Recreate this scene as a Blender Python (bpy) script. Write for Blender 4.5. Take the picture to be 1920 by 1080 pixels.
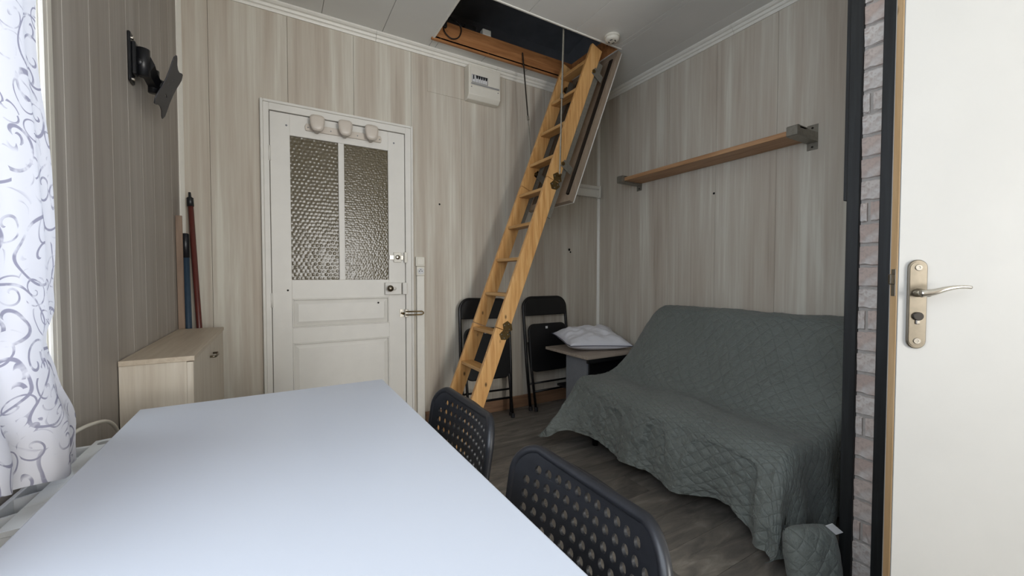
import bpy, bmesh, math, random
from mathutils import Vector, Matrix, noise
random.seed(7)
PI = math.pi
for o in list(bpy.data.objects): bpy.data.objects.remove(o)
SC = bpy.context.scene
C = SC.collection

# ------------------------------------------------------------------ camera
H = 1.105
cam_d = bpy.data.cameras.new('camera'); cam = bpy.data.objects.new('camera', cam_d); C.objects.link(cam)
cam_d.sensor_width = 36.0; cam_d.lens = 36.0*755.0/1920.0; cam_d.clip_start = 0.02
cam.location = (0, 0, H)
cam.rotation_euler = (PI/2-math.atan(21/755.0), 0, -math.radians(30.5))
SC.camera = cam
# ------------------------------------------------------------------ light
w = bpy.data.worlds.new('world'); SC.world = w; w.use_nodes = True
w.node_tree.nodes['Background'].inputs[0].default_value = (0.62, 0.76, 1.0, 1)
w.node_tree.nodes['Background'].inputs[1].default_value = 1.0
def area(name, loc, rot, sx, sy, power, col):
    d = bpy.data.lights.new(name, 'AREA'); d.shape = 'RECTANGLE'; d.size = sx; d.size_y = sy
    d.energy = power; d.color = col
    o = bpy.data.objects.new(name, d); C.objects.link(o); o.location = loc; o.rotation_euler = rot
    return o
# daylight standing in the two window openings, just outside the panes
area('daylight_side_window', (-0.66, 0.10, 1.61), (0, -PI/2, 0), 1.46, 2.34, 50, (0.86, 0.93, 1.0))
area('daylight_front_window', (1.12, -3.56, 1.32), (PI/2, 0, 0), 1.26, 2.0, 138, (1.0, 0.985, 0.95))
SC.view_settings.view_transform = 'Standard'; SC.view_settings.look = 'None'
SC.view_settings.gamma = 1.0; SC.view_settings.exposure = 0.16
SC.view_settings.use_curve_mapping = False

# ------------------------------------------------------------------ material helpers
class NT:
    def __init__(s, name):
        s.m = bpy.data.materials.new(name); s.m.use_nodes = True
        s.t = s.m.node_tree; s.b = s.t.nodes['Principled BSDF']; s.out = s.t.nodes['Material Output']
    def n(s, typ, **kw):
        x = s.t.nodes.new(typ)
        for k, v in kw.items():
            if k[0] == '_': setattr(x, k[1:], v)
            else:
                x.inputs[int(k[1:]) if k[0] == 'i' and k[1:].isdigit() else k].default_value = v
        return x
    def l(s, a, b): s.t.links.new(a, b)
    def coord(s, scale=(1, 1, 1), kind='Object'):
        tc = s.n('ShaderNodeTexCoord'); mp = s.n('ShaderNodeMapping'); mp.inputs['Scale'].default_value = scale
        s.l(tc.outputs[kind], mp.inputs['Vector']); return mp.outputs['Vector']
    def noise(s, vec, scale=5, detail=4, rough=.55, dist=0):
        x = s.n('ShaderNodeTexNoise'); x.inputs['Scale'].default_value = scale; x.inputs['Detail'].default_value = detail
        x.inputs['Roughness'].default_value = rough; x.inputs['Distortion'].default_value = dist
        s.l(vec, x.inputs['Vector']); return x.outputs['Fac']
    def ramp(s, fac, stops):
        r = s.n('ShaderNodeValToRGB'); e = r.color_ramp.elements
        while len(e) < len(stops): e.new(0.5)
        for i, (p, c) in enumerate(stops):
            e[i].position = p; e[i].color = (*c, 1) if len(c) == 3 else c
        s.l(fac, r.inputs['Fac']); return r.outputs['Color']
    def mix(s, fac, a, b, mode='MIX'):
        x = s.n('ShaderNodeMix'); x.data_type = 'RGBA'; x.blend_type = mode
        for v, i in ((fac, 0), (a, 6), (b, 7)):
            if hasattr(v, 'links') or hasattr(v, 'is_linked'): s.l(v, x.inputs[i])
            else: x.inputs[i].default_value = v if i == 0 else (*v, 1)
        return x.outputs[2]
    def math(s, op, a, b=None, c=None):
        x = s.n('ShaderNodeMath'); x.operation = op
        for i, v in enumerate((a, b, c)):
            if v is None: continue
            if hasattr(v, 'is_linked'): s.l(v, x.inputs[i])
            else: x.inputs[i].default_value = v
        return x.outputs[0]
    def bump(s, h, strength=.3, dist=.01):
        x = s.n('ShaderNodeBump'); x.inputs['Strength'].default_value = strength; x.inputs['Distance'].default_value = dist
        s.l(h, x.inputs['Height']); s.l(x.outputs['Normal'], s.b.inputs['Normal']); return x
    def base(s, c): 
        if hasattr(c, 'is_linked'): s.l(c, s.b.inputs['Base Color'])
        else: s.b.inputs['Base Color'].default_value = (*c, 1)
    def set(s, **kw):
        for k, v in kw.items(): s.b.inputs[k.replace('_', ' ')].default_value = v
def srgb(r, g, b):
    f = lambda v: (v/255/12.92) if v/255 <= .04045 else ((v/255+.055)/1.055)**2.4
    return (f(r), f(g), f(b))
M = {}
def plain(name, col, rough=.5, metal=0, var=.06, sc=30, bump=0):
    t = NT(name); v = t.coord()
    n = t.noise(v, sc, 3)
    a = tuple(c*(1-var) for c in col); b = tuple(min(1, c*(1+var)) for c in col)
    t.base(t.ramp(n, [(.3, a), (.7, b)])); t.set(Roughness=rough, Metallic=metal)
    if name == 'table_white': t.b.inputs['Specular IOR Level'].default_value = .3
    if bump: t.bump(n, bump, .003)
    M[name] = t.m; return t
# cladding: beige and grey vertical streaks
def cladding(name, cols, kx, seedoff):
    t = NT(name); v = t.coord((kx, kx, .5)); v2 = t.coord((kx*6, kx*6, 1.1)); v3 = t.coord((kx*.5, kx*.5, .6))
    oi = t.n('ShaderNodeObjectInfo')
    n1 = t.noise(v, 1.0, 5, .62, .25); n2 = t.noise(v2, 1.0, 5, .6); n3 = t.noise(v3, 1.3, 2)
    f = t.math('ADD', t.math('MULTIPLY', n1, .74), t.math('MULTIPLY', n2, .26))
    c = t.ramp(f, [(.33, cols[0]), (.45, cols[1]), (.53, cols[2]), (.64, cols[3])])
    c = t.mix(t.math('MULTIPLY', n3, .25), c, cols[1])
    t.base(c); t.set(Roughness=.55); t.b.inputs['Specular IOR Level'].default_value = .25
    t.bump(n2, .06, .002); M[name] = t.m
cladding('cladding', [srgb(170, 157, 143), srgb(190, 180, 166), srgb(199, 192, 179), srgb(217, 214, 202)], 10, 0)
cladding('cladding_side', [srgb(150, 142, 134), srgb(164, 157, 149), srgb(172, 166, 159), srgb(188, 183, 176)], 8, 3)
plain('groove', srgb(160, 150, 138), .8)
plain('groove_pale', srgb(186, 180, 170), .7)
plain('white_paint', srgb(222, 219, 212), .42, var=.025, sc=9)
plain('white_trim', srgb(226, 223, 214), .4, var=.02)
plain('ceiling_white', srgb(220, 219, 214), .6, var=.02, sc=4)
plain('white_plastic', srgb(226, 222, 210), .35, var=.015)
plain('beige_plastic', srgb(206, 196, 184), .32, var=.03)
plain('grey_print', srgb(120, 122, 124), .5)
plain('table_white', srgb(203, 208, 218), .34, var=.008, sc=3)
plain('black_plastic', srgb(33, 34, 38), .36, var=.1, sc=60)
plain('black_metal', srgb(14, 14, 16), .32, var=.1)
plain('black_vinyl', srgb(17, 17, 19), .45, var=.12, sc=40, bump=.08)
plain('mount_black', srgb(22, 23, 27), .35, var=.1)
plain('mount_grey', srgb(62, 62, 66), .55, var=.05)
plain('chrome', srgb(205, 200, 190), .22, 1, .03)
plain('steel', srgb(138, 130, 116), .30, 1, .08, 50)
plain('galvanised', srgb(142, 138, 128), .45, .6, .12, 60)
plain('old_brass', srgb(112, 92, 58), .4, .85, .15, 70)
plain('dark_bar', srgb(52, 47, 42), .5, .5, .1)
plain('hole_dark', srgb(20, 18, 16), .9)
plain('cable_black', srgb(22, 21, 20), .6)
plain('attic_dark', srgb(172, 174, 178), .9, var=.1, sc=6)
plain('radiator_white', srgb(222, 224, 224), .38, var=.02)
plain('pillow_white', srgb(226, 226, 232), .85, var=.03, sc=14)
plain('piping_grey', srgb(92, 92, 104), .8)
plain('grey_board', srgb(128, 130, 134), .5, var=.05)
plain('blue_paint', srgb(52, 70, 88), .4, var=.1)
plain('red_paint', srgb(92, 44, 38), .35, var=.15, sc=20)
plain('mortar', srgb(176, 170, 164), .95, var=.12, sc=60, bump=.3)
plain('tag_white', srgb(214, 214, 214), .6)
plain('breaker_grey', srgb(150, 150, 148), .4)
plain('window_glow_frame', srgb(236, 236, 236), .4, var=.01)
def wood(name, c0, c1, c2, axis, rough=.5, sc=6, knots=True, stretch=14):
    t = NT(name)
    s = [stretch]*3; s[axis] = 1.0
    v = t.coord(tuple(s)); n = t.noise(v, sc*.6, 5, .6, .6)
    c = t.ramp(n, [(.3, c0), (.52, c1), (.72, c2)])
    if knots:
        s2 = [1.0]*3; s2[axis] = .55
        if axis == 2: s2[1] = 0.0
        vo = t.n('ShaderNodeTexVoronoi'); vo.inputs['Scale'].default_value = 12.0; t.l(t.coord(tuple(s2)), vo.inputs['Vector'])
        k = t.ramp(vo.outputs['Distance'], [(.05, (1, 1, 1)), (.085, (.6, .6, .6)), (.13, (0, 0, 0))])
        c = t.mix(k, c, tuple(x*.22 for x in c0))
    t.base(c); t.set(Roughness=rough); t.bump(n, .06, .002); M[name] = t.m
PINE = (srgb(172, 122, 66), srgb(206, 160, 98), srgb(222, 180, 120))
wood('pine_ladder', srgb(188, 134, 76), srgb(213, 163, 102), srgb(226, 182, 124), 2, .42, 5, True, 16)
wood('pine_tread', srgb(176, 128, 72), srgb(202, 156, 98), srgb(214, 172, 116), 1, .45, 5, True, 16)
wood('pine_frame', srgb(140, 92, 54), srgb(170, 116, 70), srgb(184, 132, 84), 0, .55, 5)
wood('pine_edge', srgb(196, 156, 108), srgb(214, 178, 132), srgb(224, 192, 150), 2, .5, 4, True)
wood('shelf_wood', srgb(150, 110, 76), srgb(178, 136, 98), srgb(192, 152, 114), 1, .5, 5, False)
wood('plinth_wood', srgb(120, 90, 68), srgb(146, 112, 86), srgb(160, 126, 98), 0, .55, 4)
wood('pale_oak', srgb(196, 184, 168), srgb(208, 198, 182), srgb(216, 207, 193), 2, .5, 4, False, 22)
wood('pale_oak_top', srgb(184, 168, 148), srgb(196, 182, 162), srgb(204, 191, 173), 1, .45, 4, False, 22)
wood('table_oak', srgb(150, 136, 122), srgb(170, 156, 142), srgb(182, 170, 156), 0, .5, 4, False, 20)
wood('brown_board', srgb(120, 98, 82), srgb(138, 116, 98), srgb(148, 126, 108), 2, .6, 4, False)
wood('hardboard', srgb(140, 122, 104), srgb(150, 133, 114), srgb(158, 142, 124), 2, .7, 4, False)
wood('black_wood', srgb(16, 17, 18), srgb(27, 29, 30), srgb(40, 43, 45), 2, .5, 5, False, 20)
# white flush door skin
t = plain('door_skin', srgb(184, 182, 177), .5, var=.02, sc=5)
# floor planks: dark grey weathered wood print
t = NT('floor_vinyl'); oi = t.n('ShaderNodeObjectInfo')
va = t.n('ShaderNodeVectorMath'); va.operation = 'ADD'; t.l(t.coord((3, 13, 1)), va.inputs[0])
cx = t.n('ShaderNodeCombineXYZ'); t.l(t.math('MULTIPLY', oi.outputs['Random'], 40), cx.inputs[0]); t.l(t.math('MULTIPLY', oi.outputs['Random'], 17), cx.inputs[2])
t.l(cx.outputs[0], va.inputs[1])
n = t.noise(va.outputs[0], 1.3, 6, .62, .8)
c = t.ramp(n, [(.3, srgb(84, 80, 76)), (.46, srgb(114, 109, 103)), (.56, srgb(128, 122, 114)), (.70, srgb(154, 147, 137))])
c = t.mix(t.math('MULTIPLY', oi.outputs['Random'], .45), c, srgb(86, 82, 78))
t.base(c); t.set(Roughness=.42); t.bump(n, .08, .002); M['floor_vinyl'] = t.m
# bricks
t = NT('brick_face'); oi = t.n('ShaderNodeObjectInfo')
n = t.noise(t.coord((1, 1, 1)), 45, 6, .65, .8); n2 = t.noise(t.coord((1, 1, 1)), 14, 4)
c = t.ramp(oi.outputs['Random'], [(.0, srgb(192, 172, 162)), (.35, srgb(204, 186, 176)), (.6, srgb(210, 200, 192)), (1, srgb(216, 211, 206))])
c = t.mix(t.ramp(n, [(.42, (0, 0, 0)), (.62, (1, 1, 1))]), c, srgb(180, 164, 156))
c = t.mix(t.ramp(n2, [(.5, (0, 0, 0)), (.7, (.8, .8, .8))]), c, srgb(216, 212, 208))
t.base(c); t.set(Roughness=.85); t.bump(n, .45, .006); M['brick_face'] = t.m
# hammered glass
def hammered(name):
    t = NT(name)
    t.base(srgb(110, 98, 70)); t.set(Roughness=.2, IOR=1.5)
    t.b.inputs['Transmission Weight'].default_value = .35
    M[name] = t.m
hammered('glass_hammered'); hammered('glass_rippled')
# clear window pane: lets daylight through
t = NT('window_glass'); tr = t.n('ShaderNodeBsdfTransparent'); gl = t.n('ShaderNodeBsdfGlossy'); gl.inputs['Roughness'].default_value = .02
mx = t.n('ShaderNodeMixShader'); mx.inputs[0].default_value = .06
t.l(tr.outputs[0], mx.inputs[1]); t.l(gl.outputs[0], mx.inputs[2]); t.l(mx.outputs[0], t.out.inputs['Surface']); M['window_glass'] = t.m
# curtain: white voile printed with grey scrolls
t = NT('curtain_voile')
v = t.coord((0, 1, .95)); nv = t.n('ShaderNodeTexNoise'); nv.inputs['Scale'].default_value = 5; t.l(v, nv.inputs['Vector'])
dv = t.n('ShaderNodeVectorMath'); dv.operation = 'MULTIPLY_ADD'; t.l(nv.outputs['Color'], dv.inputs[0]); dv.inputs[1].default_value = (0, .1, .1); t.l(v, dv.inputs[2])
def spirals(scale, twist, thr, rmax):
    vo = t.n('ShaderNodeTexVoronoi'); vo.inputs['Scale'].default_value = scale; vo.inputs['Randomness'].default_value = .75
    t.l(dv.outputs[0], vo.inputs['Vector'])
    sb = t.n('ShaderNodeVectorMath'); sb.operation = 'SUBTRACT'; t.l(dv.outputs[0], sb.inputs[0]); t.l(vo.outputs['Position'], sb.inputs[1])
    sx = t.n('ShaderNodeSeparateXYZ'); t.l(sb.outputs[0], sx.inputs[0])
    sc_ = t.n('ShaderNodeSeparateColor'); t.l(vo.outputs['Color'], sc_.inputs[0])
    ang = t.math('ARCTAN2', sx.outputs[2], sx.outputs[1])
    ph = t.math('MULTIPLY', sc_.outputs[0], 6.28)
    s_ = t.math('SINE', t.math('ADD', t.math('ADD', ang, ph), t.math('MULTIPLY', vo.outputs['Distance'], twist)))
    line = t.ramp(s_, [(thr, (0, 0, 0)), (min(.999, thr+.05), (1, 1, 1))])
    fade = t.ramp(vo.outputs['Distance'], [(.05, (1, 1, 1)), (rmax, (1, 1, 1)), (min(1, rmax+.1), (0, 0, 0))])
    return t.mix(1.0, line, fade, 'MULTIPLY')
# distances come out multiplied by the scale
a = spirals(8.0, 20.0, .91, .64); b = spirals(18.0, 18.0, .87, .58)
gate = t.ramp(t.noise(v, 7, 3), [(.38, (0, 0, 0)), (.45, (1, 1, 1))])
pat = t.mix(1.0, a, t.mix(1.0, b, gate, 'MULTIPLY'), 'LIGHTEN')
brk = t.ramp(t.noise(v, 22, 3), [(.38, (.0, .0, .0)), (.5, (1, 1, 1))])
pat = t.mix(1.0, pat, brk, 'MULTIPLY')
c = t.mix(pat, srgb(230, 230, 238), srgb(158, 157, 176))
di = t.n('ShaderNodeBsdfDiffuse'); tl = t.n('ShaderNodeBsdfTranslucent'); t.l(c, di.inputs[0]); t.l(c, tl.inputs[0])
mx = t.n('ShaderNodeMixShader'); mx.inputs[0].default_value = .15
t.l(di.outputs[0], mx.inputs[1]); t.l(tl.outputs[0], mx.inputs[2]); t.l(mx.outputs[0], t.out.inputs['Surface']); M['curtain_voile'] = t.m
# quilted cover
def quilt(name, col):
    t = NT(name)
    uv = t.n('ShaderNodeUVMap'); sx = t.n('ShaderNodeSeparateXYZ'); t.l(uv.outputs[0], sx.inputs[0])
    nn = t.noise(t.coord(), 6, 3)
    u = t.math('ADD', sx.outputs[0], t.math('MULTIPLY', nn, .03)); v_ = sx.outputs[1]
    p = 14.0
    A = t.math('ABSOLUTE', t.math('SINE', t.math('MULTIPLY', t.math('ADD', u, v_), p*PI)))
    B = t.math('ABSOLUTE', t.math('SINE', t.math('MULTIPLY', t.math('SUBTRACT', u, v_), p*PI)))
    q = t.math('POWER', t.math('MINIMUM', A, B), .35)
    cr = t.noise(t.coord(), 38, 4, .6, .6)
    hgt = t.math('ADD', t.math('MULTIPLY', q, .38), t.math('MULTIPLY', cr, .8))
    c = t.ramp(t.noise(t.coord(), 3, 3), [(.3, tuple(x*.93 for x in col)), (.7, tuple(x*1.06 for x in col))])
    t.base(c); t.set(Roughness=.62); t.b.inputs['Sheen Weight'].default_value = .15
    t.bump(hgt, .75, .016); M[name] = t.m
quilt('quilt_grey', srgb(108, 114, 110))

# ------------------------------------------------------------------ mesh helpers
def wloc(o):
    v = Vector((0, 0, 0))
    while o: v += o.location; o = o.parent
    return v
def obj(name, bm, mat, parent=None, smooth=False, mesh=None):
    if mesh is None:
        if parent is not None:
            bmesh.ops.translate(bm, verts=bm.verts, vec=-wloc(parent))
        mesh = bpy.data.meshes.new(name); bm.normal_update(); bm.to_mesh(mesh); bm.free()
        mesh.materials.append(M[mat])
        if smooth:
            mesh.shade_smooth()
    o = bpy.data.objects.new(name, mesh); C.objects.link(o); o.parent = parent
    return o
def tag(o, label, cat, group=None):
    o['label'] = label; o['category'] = cat
    if group: o['group'] = group
    return o
def thing(name, label, cat, loc, group=None):
    o = bpy.data.objects.new(name, None); C.objects.link(o); o.location = loc; o.empty_display_size = .05
    return tag(o, label, cat, group)
def struct(name, bm=None, mat=None, loc=(0, 0, 0)):
    if bm is None:
        o = bpy.data.objects.new(name, None); C.objects.link(o); o.location = loc; o.empty_display_size = .05
    else: o = obj(name, bm, mat)
    o['kind'] = 'structure'; return o
def box(x0, x1, y0, y1, z0, z1, bev=0, bm=None, seg=1):
    b = bmesh.new()
    vs = [b.verts.new((x, y, z)) for x in (x0, x1) for y in (y0, y1) for z in (z0, z1)]
    for f in ((0, 1, 3, 2), (4, 6, 7, 5), (0, 4, 5, 1), (2, 3, 7, 6), (0, 2, 6, 4), (1, 5, 7, 3)):
        b.faces.new([vs[i] for i in f])
    bmesh.ops.recalc_face_normals(b, faces=b.faces)
    if bev: bmesh.ops.bevel(b, geom=b.edges[:], offset=bev, segments=seg, affect='EDGES', profile=.5)
    return join(bm, b)
def join(bm, b):
    if bm is None: return b
    me = bpy.data.meshes.new('tmp'); b.to_mesh(me); b.free(); bm.from_mesh(me); bpy.data.meshes.remove(me); return bm
def prism(pts, axis, a0, a1, bev=0, bm=None):
    """pts in the plane perpendicular to axis (in order of remaining axes), extruded a0..a1"""
    b = bmesh.new()
    def mk(p, a):
        if axis == 'x': return (a, p[0], p[1])
        if axis == 'y': return (p[0], a, p[1])
        return (p[0], p[1], a)
    v0 = [b.verts.new(mk(p, a0)) for p in pts]; v1 = [b.verts.new(mk(p, a1)) for p in pts]
    b.faces.new(v0); b.faces.new(list(reversed(v1)))
    n = len(pts)
    for i in range(n): b.faces.new([v0[i], v1[i], v1[(i+1) % n], v0[(i+1) % n]])
    bmesh.ops.recalc_face_normals(b, faces=b.faces)
    if bev: bmesh.ops.bevel(b, geom=b.edges[:], offset=bev, segments=1, affect='EDGES')
    return join(bm, b)
def tube(pts, r, seg=8, bm=None, closed=False, flat=None):
    b = bmesh.new(); P = [Vector(p) for p in pts]; n = len(P); rings = []
    rr = r if hasattr(r, '__len__') else [r]*n
    prev = None
    for i in range(n):
        if closed: tn = P[(i+1) % n]-P[i-1]
        else: tn = P[min(i+1, n-1)]-P[max(i-1, 0)]
        tn.normalize()
        up = Vector((0, 0, 1)) if abs(tn.z) < .95 else Vector((0, 1, 0))
        if prev is not None: s = prev-tn*prev.dot(tn); s.normalize()
        else: s = tn.cross(up).normalized()
        prev = s; u = s.cross(tn)
        fl = flat or 1
        rings.append([b.verts.new(P[i]+(s*math.cos(a)+u*math.sin(a)*fl)*rr[i]) for a in (2*PI*k/seg for k in range(seg))])
    m = n if closed else n-1
    for i in range(m):
        A, B = rings[i], rings[(i+1) % n]
        for k in range(seg): b.faces.new([A[k], A[(k+1) % seg], B[(k+1) % seg], B[k]])
    if not closed:
        b.faces.new(list(reversed(rings[0]))); b.faces.new(rings[-1])
    bmesh.ops.recalc_face_normals(b, faces=b.faces)
    return join(bm, b)
def lathe(prof, center, axis='z', seg=20, bm=None):
    """prof: (r, h) along axis"""
    b = bmesh.new(); rings = []
    c = Vector(center)
    for r, hh in prof:
        ring = []
        for k in range(seg):
            a = 2*PI*k/seg; p = (r*math.cos(a), r*math.sin(a))
            if axis == 'z': v = Vector((p[0], p[1], hh))
            elif axis == 'x': v = Vector((hh, p[0], p[1]))
            else: v = Vector((p[0], hh, p[1]))
            ring.append(b.verts.new(c+v))
        rings.append(ring)
    for A, B in zip(rings, rings[1:]):
        for k in range(seg): b.faces.new([A[k], A[(k+1) % seg], B[(k+1) % seg], B[k]])
    b.faces.new(rings[0]); b.faces.new(rings[-1])
    bmesh.ops.remove_doubles(b, verts=b.verts, dist=1e-6)
    bmesh.ops.recalc_face_normals(b, faces=b.faces)
    return join(bm, b)
def xform(bm, mtx): bmesh.ops.transform(bm, matrix=mtx, verts=bm.verts); return bm
def crom(pts, n):
    P = [Vector(p) for p in pts]; P = [P[0]*2-P[1]]+P+[P[-1]*2-P[-2]]; out = []
    segs = len(P)-3
    for j in range(n+1):
        u = j/n*segs; i = min(int(u), segs-1); q = u-i; a, b, c, d = P[i:i+4]
        out.append(.5*((2*b)+(c-a)*q+(2*a-5*b+4*c-d)*q*q+(3*b-a-3*c+d)*q**3))
    return out
def lerp_tab(tab, x):
    if x <= tab[0][0]: return tab[0][1]
    for (a, va), (b, vb) in zip(tab, tab[1:]):
        if x <= b:
            q = (x-a)/(b-a); q = q*q*(3-2*q); return va+(vb-va)*q
    return tab[-1][1]
def curve_fill(outer, holes, thick, cuts_axis=None):
    """flat plate in the XY plane with holes, as a bmesh"""
    cu = bpy.data.curves.new('tmp', 'CURVE'); cu.dimensions = '2D'; cu.fill_mode = 'BOTH'; cu.extrude = thick/2
    for pl in [outer]+holes:
        s = cu.splines.new('POLY'); s.points.add(len(pl)-1); s.use_cyclic_u = True
        for p, q in zip(s.points, pl): p.co = (q[0], q[1], 0, 1)
    o = bpy.data.objects.new('tmp', cu); C.objects.link(o)
    dg = bpy.context.evaluated_depsgraph_get(); me = bpy.data.meshes.new_from_object(o.evaluated_get(dg))
    b = bmesh.new(); b.from_mesh(me); bpy.data.meshes.remove(me); bpy.data.objects.remove(o); bpy.data.curves.remove(cu)
    bmesh.ops.remove_doubles(b, verts=b.verts, dist=1e-5)
    return b
def copy_tree(root, loc, rotz, label=None):
    r = root.copy(); C.objects.link(r); r.location = loc; r.rotation_euler = (0, 0, rotz)
    if label: r['label'] = label
    for ch in list(root.children):
        c = ch.copy(); C.objects.link(c); c.parent = r
        for g in list(ch.children):
            d = g.copy(); C.objects.link(d); d.parent = c
    return r

# ------------------------------------------------------------------ room dimensions
XL, XR, YB, YF, ZC = -.45, 2.665, 2.90, -3.40, 2.775
XP, YA = 1.80, .649                 # face of the partition; its corner
OX0, OX1, OY0, OY1 = .985, 2.195, 2.185, 2.735   # loft opening

# floor
fl = struct('floor', box(XL-.2, XR+.2, YF-.2, YB+.2, -.06, -.004), 'groove')
row = 0; y = YF; PW = .178
while y < YB-.005:
    x = XL-random.random()*.8
    while x < XR:
        x1 = x+.92
        a, b_ = max(x, XL), min(x1, XR); c_, d_ = y, min(y+PW, YB)
        if b_-a > .02:
            obj('plank', box(a+.0008, b_-.0008, c_+.0008, d_-.0008, -.006, 0), 'floor_vinyl', fl)
        x = x1
    y += PW; row += 1
# ceiling of long panels, cut around the loft opening
ce = struct('ceiling', None, None, (0, 0, ZC))
def ceil_panel(x0, x1, y0, y1):
    if x1-x0 > .01 and y1-y0 > .01:
        obj('ceiling_panel', box(x0+.0012, x1-.0012, y0, y1, ZC, ZC+.012, .001), 'ceiling_white', ce)
x = XL-.02
while x < XR+.02:
    x1 = min(x+.375, XR+.02)
    a, b_ = max(x, OX0), min(x1, OX1)
    if b_ > a:
        ceil_panel(x, a, YF, YB+.02); ceil_panel(b_, x1, YF, YB+.02)
        ceil_panel(a, b_, YF, OY0); ceil_panel(a, b_, OY1, YB+.02)
    else: ceil_panel(x, x1, YF, YB+.02)
    x = x1
# slab above the ceiling, around the opening
sl = box(XL-.3, OX0-.02, YF-.3, YB+.7, ZC+.0125, ZC+.06)
box(OX1+.02, XR+.3, YF-.3, YB+.7, ZC+.0125, ZC+.06, bm=sl)
box(OX0-.02, OX1+.02, YF-.3, OY0-.02, ZC+.0125, ZC+.06, bm=sl)
box(OX0-.02, OX1+.02, OY1+.02, YB+.7, ZC+.0125, ZC+.06, bm=sl)
obj('joist_deck', sl, 'attic_dark', ce)
# attic shell above
at = box(XL, XL+.03, 1.2, YB+.6, ZC+.06, 4.0)
box(XR+.1, XR+.13, 1.2, YB+.6, ZC+.06, 4.0, bm=at)
box(XL, XR+.13, YB+.6, YB+.63, ZC+.06, 4.0, bm=at)
box(XL, XR+.13, 1.17, 1.2, ZC+.06, 4.0, bm=at)
prism([(1.17, 4.0), (1.17, 4.05), (YB+.63, 3.55), (YB+.63, 3.5)], 'x', XL, XR+.13, bm=at)
obj('attic_shell', at, 'attic_dark', ce)

# back wall of wide panels around the door opening
DX0, DX1, DZ = -.03, .835, 2.145     # hole in the wall
wb = struct('wall_back', None, None, (0, YB, 0))
bk = box(XL-.1, DX0, YB+.012, YB+.1, 0, ZC); box(DX1, XR+.1, YB+.012, YB+.1, 0, ZC, bm=bk); box(DX0, DX1, YB+.012, YB+.1, DZ, ZC, bm=bk)
obj('backing', bk, 'groove', wb)
seams = [XL-.01, -.311, .087, .475, .865, 1.255, 1.645, 2.035, 2.425, XR+.01]
for a, b_ in zip(seams, seams[1:]):
    pieces = []
    if b_ <= DX0 or a >= DX1: pieces = [(a, b_, 0, ZC)]
    else:
        if a < DX0: pieces.append((a, DX0, 0, ZC)); 
        if b_ > DX1: pieces.append((DX1, b_, 0, ZC))
        pieces.append((max(a, DX0), min(b_, DX1), DZ, ZC))
    for p in pieces:
        obj('wall_panel', box(p[0]+(.0008 if p[0] == a else 0), p[1]-(.0008 if p[1] == b_ else 0), YB, YB+.012, p[2], p[3], .0006), 'cladding', wb)
obj('patch_panel', box(.985, 1.278, YB-.004, YB+.001, 2.468, 2.718, .001), 'cladding', wb)
for (hx, hz, r) in ((1.075, 1.65, .007), (2.311, 1.352, .012), (2.325, 1.33, .008)):
    obj('screw_hole', lathe([(r, -.002), (r*.9, -.004), (r*.4, -.003)], (hx, YB, hz), 'y', 10), 'hole_dark', wb)
# left wall of narrow boards with window opening
WY0, WY1, WZ0, WZ1 = -1.09, 1.29, .86, 2.36
wl = struct('wall_left', None, None, (XL, 0, 0))
bk = box(XL-.14, XL-.012, YF, WY0, 0, ZC); box(XL-.14, XL-.012, WY1, YB+.1, 0, ZC, bm=bk)
box(XL-.14, XL-.012, WY0, WY1, 0, WZ0, bm=bk); box(XL-.14, XL-.012, WY0, WY1, WZ1, ZC, bm=bk)
obj('backing', bk, 'groove_pale', wl)
yy = 1.456-.175*29; edges = []
while yy < YB+.17: edges.append(yy); yy += .175
edges = [max(YF, min(YB, e)) for e in edges]
for a, b_ in zip(edges, edges[1:]):
    if b_-a < .01: continue
    ps = []
    if b_ <= WY0 or a >= WY1: ps = [(a, b_, 0, ZC)]
    else:
        if a < WY0: ps.append((a, WY0, 0, ZC))
        if b_ > WY1: ps.append((WY1, b_, 0, ZC))
        ps += [(max(a, WY0), min(b_, WY1), 0, WZ0), (max(a, WY0), min(b_, WY1), WZ1, ZC)]
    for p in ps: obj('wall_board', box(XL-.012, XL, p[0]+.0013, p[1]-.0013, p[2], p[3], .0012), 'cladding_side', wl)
# right wall
wr = struct('wall_right', None, None, (XR, 0, 0))
obj('backing', box(XR+.012, XR+.1, YF, YB+.1, 0, ZC), 'groove', wr)
ed = [YB, 2.50, 2.11, 1.72, 1.325, .935, .545, .155, -.235, -.625, -1.015, -1.405, -1.795, -2.185, -2.575, -2.965, YF]
for b_, a in zip(ed, ed[1:]):
    obj('wall_panel', box(XR, XR+.012, a+.0007, b_-.0007, 0, ZC, .0005), 'cladding', wr)
obj('screw_hole', lathe([(.008, -.002), (.007, -.004), (.003, -.003)], (XR, 1.73, 1.69), 'x', 10), 'hole_dark', wr)
# wall behind the camera, with a window
FX0, FX1, FZ0, FZ1 = .49, 1.75, .30, 2.32
bk = box(XL-.14, FX0, YF-.1, YF, 0, ZC); box(FX1, XR+.1, YF-.1, YF, 0, ZC, bm=bk)
box(FX0, FX1, YF-.1, YF, 0, FZ0, bm=bk); box(FX0, FX1, YF-.1, YF, FZ1, ZC, bm=bk)
struct('wall_front', bk, 'cladding')
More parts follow.
